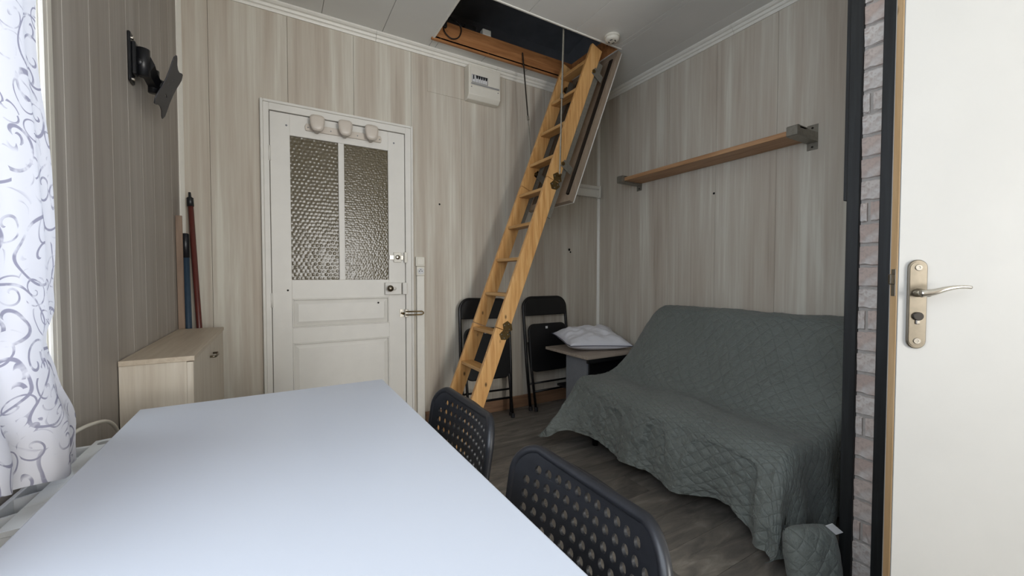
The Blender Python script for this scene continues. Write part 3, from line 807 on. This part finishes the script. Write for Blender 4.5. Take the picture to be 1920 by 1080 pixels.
obj('rail_body', prism([(YB-.0005, 1.85), (YB-.03, 1.85), (YB-.034, 1.87), (YB-.03, 1.915), (YB-.05, 1.925), (YB-.05, 1.948), (YB-.0005, 1.948)], 'x', 2.18, 2.628), 'white_trim', rlw)
obj('end_cap', box(2.628, 2.643, YB-.056, YB-.0005, 1.842, 1.956, .002), 'white_trim', rlw)

# consumer unit
fb = thing('fuse_box', 'white fuse box with row of breakers under the cornice', 'fuse box', (1.43, YB, 2.46))
obj('housing', prism([(YB-.0005, 2.462), (YB-.055, 2.462), (YB-.085, 2.492), (YB-.085, 2.712), (YB-.0005, 2.716)], 'x', 1.281, 1.553, .004), 'white_plastic', fb)
obj('cover_frame', box(1.293, 1.541, YB-.093, YB-.085, 2.556, 2.690, .003), 'white_plastic', fb)
obj('label_strip', box(1.297, 1.537, YB-.0945, YB-.093, 2.560, 2.573), 'breaker_grey', fb)
obj('breaker_window', box(1.302, 1.438, YB-.0942, YB-.093, 2.576, 2.634), 'breaker_grey', fb)
for k in range(5):
    br = obj('breaker', box(1.334+k*.0195, 1.352+k*.0195, YB-.0965, YB-.0942, 2.580, 2.630, .001), 'tag_white', fb)
    obj('toggle', prism([(1.335+k*.0195, 2.628), (1.351+k*.0195, 2.628), (1.347+k*.0195, 2.606), (1.339+k*.0195, 2.606)], 'y', YB-.103, YB-.0965), 'black_plastic', br)
br = obj('breaker', box(1.305, 1.331, YB-.0965, YB-.0942, 2.580, 2.630, .001), 'tag_white', fb)
obj('toggle', box(1.311, 1.318, YB-.103, YB-.0965, 2.598, 2.628), 'black_plastic', br)
for sx_, sz_ in ((1.303, 2.545), (1.531, 2.545)): obj('screw', lathe([(.005, -.085), (.005, -.0865), (.001, -.086)], (sx_, YB, sz_), 'y', 10), 'breaker_grey', fb)

# smoke detector
sd = thing('smoke_detector', 'round white smoke detector beside the loft opening', 'smoke detector', (2.04, 2.095, ZC))
obj('base', lathe([(.052, 0), (.052, -.010), (.050, -.012)], (2.04, 2.095, ZC-.0005), 'z', 32), 'white_plastic', sd, True)
obj('cover', lathe([(.046, -.012), (.048, -.020), (.044, -.032), (.030, -.037), (.0, -.038)], (2.04, 2.095, ZC-.0005), 'z', 32), 'white_plastic', sd, True)
for k in range(4):
    a = k*PI/2+.5
    obj('vent_slot', box(-.009, .009, -.003, .003, -.002, .0).copy() and xform(box(-.009, .009, -.003, .003, -.0395, -.035), Matrix.Translation((2.04+.022*math.cos(a), 2.095+.022*math.sin(a), ZC))@Matrix.Rotation(a+PI/2, 4, 'Z')), 'hole_dark', sd)

# ------------------------------------------------------------------ loft hatch frame, hatch and ladder
FZ = ZC+.135
hf = struct('trim_loft_frame', None, None, (OX0, OY1, ZC))
obj('frame_board', box(OX0-.02, OX1+.02, OY1, OY1+.022, ZC-.012, FZ, .002), 'pine_frame', hf)
obj('frame_board', box(OX0-.02, OX1+.02, OY0-.022, OY0, ZC+.001, FZ, .002), 'pine_frame', hf)
obj('frame_board', box(OX0-.022, OX0, OY0, OY1, ZC+.001, FZ, .002), 'pine_frame', hf)
obj('frame_board', box(OX1, OX1+.022, OY0, OY1, ZC+.001, FZ, .002), 'pine_frame', hf)
obj('edge_strip', box(OX0, OX1+.02, OY0-.010, OY0+.001, ZC-.006, ZC+.006, .001), 'white_trim', hf)
obj('edge_strip', box(OX0-.012, OX0+.001, OY0, OY1, ZC-.006, ZC+.006, .001), 'white_trim', hf)

SL = .394                              # ladder run per rise
dv_ = Vector((SL, 0, 1)).normalized(); nv_ = Vector((dv_.z, 0, -dv_.x))
ha = thing('loft_hatch', 'white loft hatch panel hanging open behind the ladder', 'hatch', (1.76, 2.46, 1.63))
HB_ = Vector((1.752, 0, 1.63)); HLn = 1.225
def hp(s, d, y): p = HB_+dv_*s+nv_*d; return (p.x, y, p.z)
def slab(s0, s1, d0, d1, y0, y1, bm=None, bev=0):
    pts = [hp(s0, d0, 0), hp(s1, d0, 0), hp(s1, d1, 0), hp(s0, d1, 0)]
    return prism([(p[0], p[2]) for p in pts], 'y', y0, y1, bev, bm)
HY0_, HY1_ = 2.195, 2.725
obj('white_sheet', slab(0, HLn, .034, .042, HY0_, HY1_, bev=.0008), 'white_paint', ha)
obj('inner_board', slab(.05, HLn-.05, .022, .0335, HY0_+.05, HY1_-.05), 'hardboard', ha)
obj('frame_rail', slab(0, HLn, 0, .0335, HY0_, HY0_+.03, bev=.001), 'hardboard', ha)
obj('frame_rail', slab(0, HLn, 0, .0335, HY1_-.03, HY1_, bev=.001), 'hardboard', ha)
obj('frame_rail', slab(0, .05, 0, .0335, HY0_+.03, HY1_-.03, bev=.001), 'hardboard', ha)
obj('frame_rail', slab(HLn-.05, HLn, 0, .0335, HY0_+.03, HY1_-.03, bev=.001), 'hardboard', ha)
for yy in (2.238, 2.612):
    obj('slide_channel', slab(.06, HLn-.06, -.006, .021, yy-.010, yy+.022), 'dark_bar', ha)
for s_ in (.12, .4, .7, 1.0):
    obj('screw', lathe([(.006, -.002), (.006, .002)], hp(s_, .008, 2.227), 'y', 10), 'steel', ha)

la = thing('loft_ladder', 'pine folding loft ladder descending from the ceiling opening', 'ladder', (.93, 2.42, 0))
L0 = Vector((.898, 0, 0)); LT = 2.79
def lp_(z, d, y): p = L0+Vector((SL*z, 0, z))+nv_*d; return (p.x, y, p.z)
def stile(z0, z1, y0, y1, foot=False):
    SD = .100
    pts = [lp_(z0, 0, 0), lp_(z1, 0, 0), lp_(z1, SD, 0), lp_(z0, SD, 0)]
    pts = [(p[0], p[2]) for p in pts]
    if foot:
        pts = [(L0.x, 0), (pts[1]), (pts[2]), (L0.x+SD/dv_.z, 0)]
    return prism(pts, 'y', y0, y1, .0025)
secs = [(0, .783), (.786, 1.785), (1.788, LT)]
for y0 in (2.245, 2.578):
    for i, (a, b_) in enumerate(secs): obj('stile', stile(a, b_, y0, y0+.026, i == 0), 'pine_ladder', la)
for zt in (.27, .511, .742, .985, 1.224, 1.464, 1.705, 1.942, 2.19, 2.445, 2.668):
    xx = L0.x+SL*zt+.008
    obj('tread', box(xx, xx+.088, 2.2705, 2.5785, zt-.011, zt+.011, .004), 'pine_tread', la)
def hinge(zc):
    y0, y1 = 2.2425, 2.245
    for sgn in (-1, 1):
        pts = []
        for (s, d) in ((0, .055), (.004, .100), (.020, .118), (.052, .100), (.064, .062), (.034, .036)):
            p = L0+Vector((SL*zc, 0, zc))+dv_*(s*sgn)+nv_*d; pts.append((p.x, p.z))
        h_ = obj('hinge_leaf', prism(pts, 'y', y0, y1), 'old_brass', la)
        for (s, d) in ((.030, .054), (.046, .080), (.018, .098)):
            p = L0+Vector((SL*zc, 0, zc))+dv_*(s*sgn)+nv_*d
            obj('rivet', lathe([(.0055, -.0015), (.004, -.003), (0, -.0035)], (p.x, y0+.0015, p.z), 'y', 10), 'steel', h_)
for zc in (.784, 1.787): hinge(zc)
# metal rail beside the stiles on the hatch side
for yy in (2.252, 2.588):
    pts = [lp_(1.55, .103, 0), lp_(LT-.08, .103, 0), lp_(LT-.08, .146, 0), lp_(1.55, .132, 0)]
    obj('steel_rail', prism([(p[0], p[2]) for p in pts], 'y', yy, yy+.014), 'galvanised', la)
    for zc in (1.90, 2.60):
        pts = [lp_(zc, .070, 0), lp_(zc+.05, .085, 0), lp_(zc+.03, .172, 0), lp_(zc-.02, .170, 0)]
        k_ = obj('bracket', prism([(p[0], p[2]) for p in pts], 'y', yy-.010, yy-.0075), 'galvanised', la)
        c_ = lp_(zc+.018, .082, yy-.010); obj('bolt', lathe([(.014, 0), (.014, -.006), (.007, -.007), (.007, -.011)], c_, 'y', 14), 'old_brass', k_)
# folding stays
for (x0, y0, z0, x1, y1, z1, r, lab) in ((1.700, 2.722, 2.862, 1.752, 2.640, 1.80, .006, 'thin steel stay left of the loft ladder below the opening'), (1.705, 2.205, 2.83, 1.690, 2.225, 1.80, .0075, 'thin steel stay crossing in front of the loft ladder')):
    st = thing('hatch_stay', lab, 'stay', (x1, y1, z1), 'folding stays of the hatch')
    P0, P1 = Vector((x0, y0, z0)), Vector((x1, y1, z1)); Pm = P0.lerp(P1, .5)
    obj('upper_bar', tube([P0, Pm], r, 4, flat=.5), 'dark_bar' if y0 > 2.5 else 'galvanised', st)
    obj('lower_bar', tube([P0.lerp(P1, .46), P1], r*.8, 4, flat=.5), 'galvanised', st)
    obj('knuckle', tube([P0.lerp(P1, .47), P0.lerp(P1, .50)], r*1.5, 10), 'galvanised', st)
    obj('pivot', tube([P1+Vector((0, -.012, 0)), P1+Vector((0, .012, 0))], .008, 10), 'old_brass', st)
# things lying on the loft frame
tag(obj('power_adapter', box(1.215, 1.305, OY1+.001, OY1+.05, FZ+.001, FZ+.04, .006), 'cable_black'), 'black power adapter lying on the loft frame edge', 'adapter')
tag(obj('junction_box', box(1.36, 1.43, OY1+.0, OY1+.05, FZ+.001, FZ+.045, .004), 'white_plastic'), 'small white junction box on the loft frame edge', 'junction box')
tag(obj('power_cable', tube(crom([(1.22, OY1+.02, FZ+.025), (1.15, OY1+.01, FZ+.03), (1.07, OY1-.01, FZ+.02), (1.05, OY1-.012, FZ-.07), (1.10, OY1-.016, FZ-.115), (1.16, OY1-.014, FZ-.09), (1.18, OY1-.012, FZ-.02), (1.13, OY1-.006, FZ+.03), (1.06, OY1+.01, FZ+.05)], 60), .004, 7), 'cable_black', None, True), 'black cable looped over the loft frame board', 'cable')
tag(obj('cable_plug', xform(box(-.014, .014, -.012, .012, -.035, .035, .005), Matrix.Translation((1.055, OY1-.016, FZ-.02))), 'cable_black'), 'black plug hanging at left end of the loft frame', 'plug')

# ------------------------------------------------------------------ wall shelf
SZ = 1.885
sh = tag(obj('wall_shelf', box(XR-.205, XR-.006, 1.155, 2.44, SZ, SZ+.028, .002), 'shelf_wood'), 'long pine wall shelf on the right wall above the sofa', 'shelf')
def bracket(y0, y1, lab):
    k = thing('shelf_bracket', lab, 'bracket', (XR, (y0+y1)/2, SZ), 'steel brackets of the wall shelf')
    arm = prism([(XR-.0035, SZ-.014), (XR-.0035, SZ-.0005), (XR-.206, SZ-.0005), (XR-.206, SZ+.0285), (XR-.15, SZ+.0285), (XR-.12, SZ+.040), (XR-.228, SZ+.042), (XR-.235, SZ+.036), (XR-.235, SZ-.010), (XR-.231, SZ-.014)], 'y', y0, y1)
    box(XR-.2055, XR-.0035, y0, y0+.004, SZ+.0, SZ+.036, bm=arm)
    obj('arm', arm, 'galvanised', k)
    f = obj('wall_flange', box(XR-.0035, XR-.0005, y0, y1, SZ-.055, SZ+.088, .0005), 'galvanised', k)
    for z_ in (SZ-.038, SZ+.070): obj('screw', lathe([(.006, -.0035), (.006, -.0055), (.002, -.005)], (XR, (y0+y1)/2, z_), 'x', 10), 'dark_bar', f)
bracket(1.105, 1.16, 'steel shelf bracket at the near right end of the shelf')
bracket(2.375, 2.43, 'steel shelf bracket at the far left end of the shelf')

# ------------------------------------------------------------------ folding chairs
def make_folding():
    root = thing('folding_chair', '', 'chair', (0, 0, 0), 'black folding chairs leaning on the back wall')
    W, HT, R = .44, .945, .085       # local: x across, z up (along the frame), y depth; then leaned
    r = .0125
    path = [(-W/2+.012, 0, .0)]
    path += [(-W/2, 0, .40)]
    for k in range(9): a = PI-PI/2*k/8; path.append((-W/2+R+R*math.cos(a), 0, HT-R-r+R*math.sin(a)))
    for k in range(9): a = PI/2-PI/2*k/8; path.append((W/2-R+R*math.cos(a), 0, HT-R-r+R*math.sin(a)))
    path += [(W/2, 0, .40), (W/2-.012, 0, 0)]
    obj('front_frame', tube(path, r, 10), 'black_metal', root, True)
    # back pad
    outer = [(-W/2+.008, HT-.165), (W/2-.008, HT-.165)]
    for k in range(7): a = PI/2*k/6; outer.append((W/2-R+(R-.006)*math.cos(a), HT-R-r+(R-.004)*math.sin(a)))
    for k in range(7): a = PI/2+PI/2*k/6; outer.append((-W/2+R+(R-.006)*math.cos(a), HT-R-r+(R-.004)*math.sin(a)))
    obj('back_pad', prism(outer, 'y', -.016, .014, .005), 'black_vinyl', root)
    sp = [(p[0], p[1]) for p in rrect(W-.045, .40, .06, 6, .31)]
    seat = obj('seat_pad', prism(sp, 'y', -.036, -.006, .007), 'black_vinyl', root)
    obj('maker_label', box(-.03, -.008, -.0375, -.036, .665, .685), 'tag_white', seat)
    for s in (-1, 1):
        obj('rear_leg', tube([(s*(W/2-.03), -.055, .005), (s*(W/2-.032), -.02, .36), (s*(W/2-.03), .0, .56)], .0105, 10), 'black_metal', root, True)
        obj('foot', lathe([(.015, 0), (.015, .03), (.012, .034)], (s*(W/2-.03), -.056, 0), 'z', 12), 'black_plastic', root)
        obj('foot', lathe([(.016, 0), (.016, .03), (.013, .034)], (s*(W/2-.012), 0, 0), 'z', 12), 'black_plastic', root)
    obj('crossbar', tube([(-W/2+.03, -.042, .155), (W/2-.03, -.042, .155)], .009, 8), 'black_metal', root, True)
    obj('crossbar', tube([(-W/2+.008, 0, .215), (W/2-.008, 0, .215)], .008, 8), 'black_metal', root, True)
    return root
fc = make_folding()
fc.location = (2.015, 2.765, 0); fc['label'] = 'black folding chair leaning on the wall behind the oak side table'
fc.rotation_euler = (-.115, 0, 0)
f2 = copy_tree(fc, (1.405, 2.745, 0), 0, 'black folding chair leaning on the wall behind the loft ladder')
f2.rotation_euler = (-.125, .035, .03)

# ------------------------------------------------------------------ side table and pillow
NX0, NX1, NY0_, NY1_, NZ_ = 1.935, 2.635, 2.215, 2.735, .525
nt = thing('side_table', 'oak topped side table in the corner under the white pillow', 'table', (2.28, 2.47, 0))
obj('tabletop', box(NX0, NX1, NY0_, NY1_, NZ_-.022, NZ_, .001), 'table_oak', nt)
obj('side_panel', box(NX0+.06, NX0+.085, NY0_+.075, NY1_-.20, 0, NZ_-.0225, .001), 'grey_board', nt)
obj('side_panel', box(NX1-.05, NX1-.025, NY0_+.04, NY1_-.04, 0, NZ_-.0225, .001), 'grey_board', nt)
obj('front_panel', box(NX0+.075, NX1-.05, NY0_+.06, NY0_+.075, .03, NZ_-.0225, .001), 'black_vinyl', nt)
obj('shelf', box(NX0+.085, NX1-.05, NY0_+.076, NY1_-.05, .20, .218), 'black_vinyl', nt)
obj('edge_band', box(NX0+.01, NX1-.01, NY0_-.001, NY0_+.02, NZ_-.05, NZ_-.0225), 'black_vinyl', nt)
pw = thing('pillow', 'white pillow with dark piping lying on the side table', 'pillow', (2.27, 2.50, NZ_))
def pil(u, v, s):
    # pillow with pulled-out corners
    e = (1-abs(u)**2.6)*(1-abs(v)**2.6); e = max(0, e)**.5
    x = .27*u*(1-.10*(1-abs(v)**2)*abs(u)); y = .205*v*(1-.10*(1-u*u)*abs(v))
    wr = .016*noise.noise(Vector((u*2.3+5, v*2.6, s)))+.010*noise.noise(Vector((u*4+1, v*6, s)))
    zt = .085*e+wr*1.6*e
    zb = .050*e
    z = .052+(zt if s > 0 else -zb)+.05*max(0, v+.35)+.012*u*v
    ca, sa = math.cos(-.28), math.sin(-.28)
    return Vector((2.225+x*ca-y*sa, 2.495+x*sa+y*ca, NZ_+max(.0015, z-.006)))
b = bmesh.new(); N = 34
for s in (1, -1):
    g = [[b.verts.new(pil(-1+2*i/N, -1+2*j/N, s)) for i in range(N+1)] for j in range(N+1)]
    for j in range(N):
        for i in range(N): b.faces.new([g[j][i], g[j][i+1], g[j+1][i+1], g[j+1][i]])
bmesh.ops.remove_doubles(b, verts=b.verts, dist=.0008); bmesh.ops.recalc_face_normals(b, faces=b.faces)
obj('cushion', b, 'pillow_white', pw, True)
ring = [pil(-1+2*i/24, -1, 1) for i in range(24)]+[pil(1, -1+2*i/24, 1) for i in range(24)]+[pil(1-2*i/24, 1, 1) for i in range(24)]+[pil(-1, 1-2*i/24, 1) for i in range(24)]
obj('piping', tube(ring, .0032, 6, closed=True), 'piping_grey', pw, True)

# ------------------------------------------------------------------ sofa under its quilted cover
sf = thing('sofa', 'sofa under a dark grey quilted cover against the right wall', 'sofa', (2.1, 1.42, 0))
SY0, SY1 = .800, 2.10
hemx = [(.70, 1.63), (.77, 1.60), (.82, 1.575), (.92, 1.655), (1.07, 1.68), (1.24, 1.615), (1.40, 1.65), (1.55, 1.618), (1.68, 1.66), (1.85, 1.665), (1.98, 1.63), (2.06, 1.55), (2.12, 1.47)]
hemz = [(.70, .075), (.85, .07), (1.0, .115), (1.24, .085), (1.5, .10), (1.65, .085), (1.8, .12), (2.0, .12), (2.12, .07)]
def prof(y):
    fx = 1.665+(y-.8)*.045
    hx, hz = lerp_tab(hemx, y), lerp_tab(hemz, y)
    droop = .012*math.sin(y*5.2)
    pts = [(2.628, 0, .45), (2.625, 0, .78), (2.60, 0, .862), (2.545, 0, .893), (2.485, 0, .878), (2.44, 0, .825), (2.30, 0, .655), (2.16, 0, .515), (2.075, 0, .440+droop*.3),
           (2.01, 0, .418), (1.93, 0, .428+droop*.5), (1.82, 0, .432), (fx+.065, 0, .425), (fx+.02, 0, .400), (fx-.002, 0, .350), ((fx*.6+hx*.4)-.002, 0, .25), ((fx*.25+hx*.75), 0, .16), (hx, 0, hz)]
    return pts
NS, NV = 220, 260
b = bmesh.new(); uvl = b.loops.layers.uv.new('UVMap'); G = []; UV = {}
def wr(P, s, y):
    # crinkles growing on the skirt and the back
    a = .008+.016*max(0, (s-.74)/.26)
    q = Vector((s*9.5, y*5.5, 1.7))
    q2 = Vector((s*16+y*5, y*17-s*4, 5.2)); d = noise.noise(q)*.9+noise.noise(q*2.3)*.5+(1-2*abs(noise.noise(q2)))*.42*max(.35, min(1, (s-.55)*3))+abs(noise.noise(q*5.1))*.4
    # long diagonal pulls on the back
    pull = 0
    if .25 < s < .62:
        pull = .016*math.sin((y*3.1+s*7.5)*PI+1.5*noise.noise(Vector((s*3, y*2, 9))))*math.sin((s-.25)/.37*PI)
    qd = min(abs(math.sin((y+s*2.2)*14.0*PI)), abs(math.sin((y-s*2.2)*14.0*PI)))
    return a*d+pull+.0028*(qd**.4)
cols = []
ysamp = [SY0+(SY1-SY0)*j/NV for j in range(NV+1)]
base = [crom(prof(y), NS) for y in ysamp]
def pnt(j, i):
    p = base[j][i]; n0 = base[j][min(i+1, NS)]-base[j][max(i-1, 0)]; nn = Vector((n0.z, 0, -n0.x)).normalized()
    nn = -nn
    if nn.z < -.2: nn = -nn
    y = ysamp[j]; s = i/NS
    w_ = wr(p, s, y)
    q = Vector((p.x, y, p.z))+Vector((nn.x, 0, nn.z))*w_
    e_ = max(0, (y-(SY1-.13))/.13)
    if p.z > .45: q.z -= (p.z-.45)/.44*.085*e_**2.4
    # front corner flares out at both ends of the skirt
    q.x = min(q.x, 2.645)
    return q
grid = []
def flap(ring, ydir, hem, K=26, flare=.05):
    rows = []
    for k in range(1, K+1):
        tt = k/K; row = []
        for i, p in enumerate(ring):
            d = tt*max(0, p.z-hem)
            out = .035*(1-math.exp(-d/.025))+flare*tt*tt
            fold = .022*math.sin(p.x*26+noise.noise(Vector((p.x*4, tt*2, 3)))*2.5)*tt
            row.append(Vector((p.x-.03*tt*tt*(1 if i > NS*.8 else 0)+.006*noise.noise(Vector((i*.2, tt*4, 2))), p.y+ydir*(out+fold*.8), p.z-d)))
        rows.append(row)
    return rows
main = [[pnt(j, i) for i in range(NS+1)] for j in range(NV+1)]
left = flap(main[-1], 1, .07, flare=.01)
right = flap(main[0], -1, .05, flare=.008)
allrows = list(reversed(right))+main+left
vcol = 0; ds = 2.2/NS
VR = []
acc = 0
for r_i, row in enumerate(allrows):
    if r_i: acc += max((row[NS//2]-allrows[r_i-1][NS//2]).length, .004)
    VR.append([(b.verts.new(p), (i*ds, acc)) for i, p in enumerate(row)])
for j in range(len(VR)-1):
    for i in range(NS):
        q = [VR[j][i], VR[j][i+1], VR[j+1][i+1], VR[j+1][i]]
        f = b.faces.new([v[0] for v in q])
        for l_, v in zip(f.loops, q): l_[uvl].uv = v[1]
bmesh.ops.recalc_face_normals(b, faces=b.faces)
obj('quilted_cover', b, 'quilt_grey', sf, True)
obj('base_frame', box(1.74, 2.55, SY0+.06, SY1-.04, .13, .34, .01), 'black_vinyl', sf)
for lx in (1.80, 2.45):
    for ly in (SY0+.12, SY1-.12): obj('leg', tube([(lx, ly, 0), (lx, ly, .135)], .02, 12), 'black_metal', sf, True)
# quilted storage pouch on the floor
bp = thing('quilted_pouch', 'small grey quilted pouch on the floor at the sofa corner', 'pouch', (1.612, .668, 0))
b = bmesh.new(); N = 26; uvl = b.loops.layers.uv.new('UVMap')
def pouch(u, v, s):
    e = max(0, (1-abs(u)**3)*(1-abs(v)**3))**.5
    x = .098*u*(1-.06*v*v); z = .118+.113*v*(1-.10*u*u)
    d = s*.050*e+.006*noise.noise(Vector((u*3, v*3, s)))*e
    p = Vector((x, d, z-.118)); p = Matrix.Rotation(-.22, 3, 'X')@p; p = Matrix.Rotation(math.radians(-24), 3, 'Z')@p
    return Vector((1.618, .662, .122))+p
for s in (1, -1):
    g = [[b.verts.new(pouch(-1+2*i/N, -1+2*j/N, s)) for i in range(N+1)] for j in range(N+1)]
    for j in range(N):
        for i in range(N):
            f = b.faces.new([g[j][i], g[j][i+1], g[j+1][i+1], g[j+1][i]])
            for l_, (a_, c_) in zip(f.loops, ((i, j), (i+1, j), (i+1, j+1), (i, j+1))): l_[uvl].uv = (a_/N*.25, c_/N*.25)
bmesh.ops.remove_doubles(b, verts=b.verts, dist=.0008); bmesh.ops.recalc_face_normals(b, faces=b.faces)
zmin = min(v.co.z for v in b.verts); bmesh.ops.translate(b, verts=b.verts, vec=(0, 0, .001-zmin))
obj('pouch_body', b, 'quilt_grey', bp, True)
q = pouch(.72, .78, -1)
obj('care_tag', xform(box(-.022, .022, -.001, .001, -.013, .013), Matrix.Translation(q+Vector((0, -.004, .012)))@Matrix.Rotation(math.radians(-40), 4, 'Z')@Matrix.Rotation(.7, 4, 'Y')@Matrix.Rotation(.5, 4, 'X')), 'tag_white', bp)

# ------------------------------------------------------------------ white flush door standing open on the right
TH = math.radians(42); DW, DT, DH = .600, .040, 2.075
hx, hy = XP-.028, -.061
u = Vector((math.sin(TH), -math.cos(TH), 0))          # lock edge -> hinge edge
nf = Vector((-math.cos(TH), -math.sin(TH), 0))        # face normal towards the camera side
d2 = struct('door_2', None, None, (hx, hy, 0))
lock0 = Vector((hx, hy, 0))-u*DW
ax = Matrix(((u.x, -nf.x, 0, lock0.x), (u.y, -nf.y, 0, lock0.y), (0, 0, 1, 0), (0, 0, 0, 1)))   # local: x from lock edge, y into the leaf, z up
def dbox(nm, x0, x1, y0, y1, z0, z1, mat, bev=0, par=None):
    return obj(nm, xform(box(x0, x1, y0, y1, z0, z1, bev), ax), mat, par or d2)
dbox('door_skin', .0005, DW, 0, .004, .008, DH, 'door_skin', .0006)
dbox('door_skin', .0005, DW, DT-.004, DT, .008, DH, 'door_skin', .0006)
dbox('skin_edge', .002, .006, .0041, .0062, .008, DH, 'dark_bar')
dbox('edge_lipping', 0, .03, .0065, DT-.0042, .008, DH, 'pine_edge', .001)
dbox('core', .03, DW, .0042, DT-.0042, .008, DH, 'pine_edge')
dbox('latch_plate', -.0012, .002, .011, .029, 1.055, 1.125, 'chrome', .0005)
dbox('latch_bolt', -.010, -.001, .014, .026, 1.085, 1.112, 'steel', .002)
# lever handle on its back plate
px_, zc_ = .036, 1.036
def plate_pts(w2, z0, z1, n=10):
    pts = []
    for k in range(n+1): a = PI*k/n; pts.append((px_+w2*math.cos(a), z1-w2+w2*math.sin(a)))
    for k in range(n+1): a = PI+PI*k/n; pts.append((px_+w2*math.cos(a), z0+w2+w2*math.sin(a)))
    return pts
bpl = obj('handle_plate', xform(prism(plate_pts(.0195, zc_-.112, zc_+.112), 'y', -.008, -.0003, .002), ax), 'steel', d2)
obj('plate_face', xform(prism(plate_pts(.0165, zc_-.107, zc_+.107), 'y', -.0095, -.008), ax), 'steel', bpl)
for z_ in (zc_+.092, zc_-.092):
    obj('screw', xform(lathe([(.008, -.0095), (.007, -.0112), (.003, -.0112), (.002, -.0102)], (px_, 0, z_), 'y', 14), ax), 'chrome', bpl)
ky = xform(lathe([(.0105, -.0095), (.0105, -.0135), (.009, -.0145), (.0, -.0145)], (px_, 0, zc_-.030), 'y', 18), ax); 
obj('key_cylinder', ky, 'dark_bar', bpl)
obj('key_slot', xform(box(px_-.0045, px_+.0045, -.0135, -.0095, zc_-.050, zc_-.038, .002), ax), 'chrome', bpl)
lever = crom([(px_-.014, -.044, zc_+.028), (px_+.008, -.050, zc_+.032), (px_+.027, -.052, zc_+.039), (px_+.048, -.051, zc_+.044), (px_+.068, -.048, zc_+.045), (px_+.080, -.045, zc_+.044)], 24)
rad_ = [.0095-.0055*min(1, k/24*1.5) for k in range(25)]
lv = obj('lever', xform(tube(lever, rad_, 12), ax), 'chrome', d2, True)
obj('lever_neck', xform(tube([(px_, -.0095, zc_+.029), (px_, -.048, zc_+.029)], [.011, .0085], 14), ax), 'chrome', lv, True)
for zz in (.25, 1.05, 1.85):
    obj('hinge', xform(tube([(DW+.004, DT*.5, zz-.04), (DW+.004, DT*.5, zz+.04)], .006, 10), ax), 'steel', d2, True)
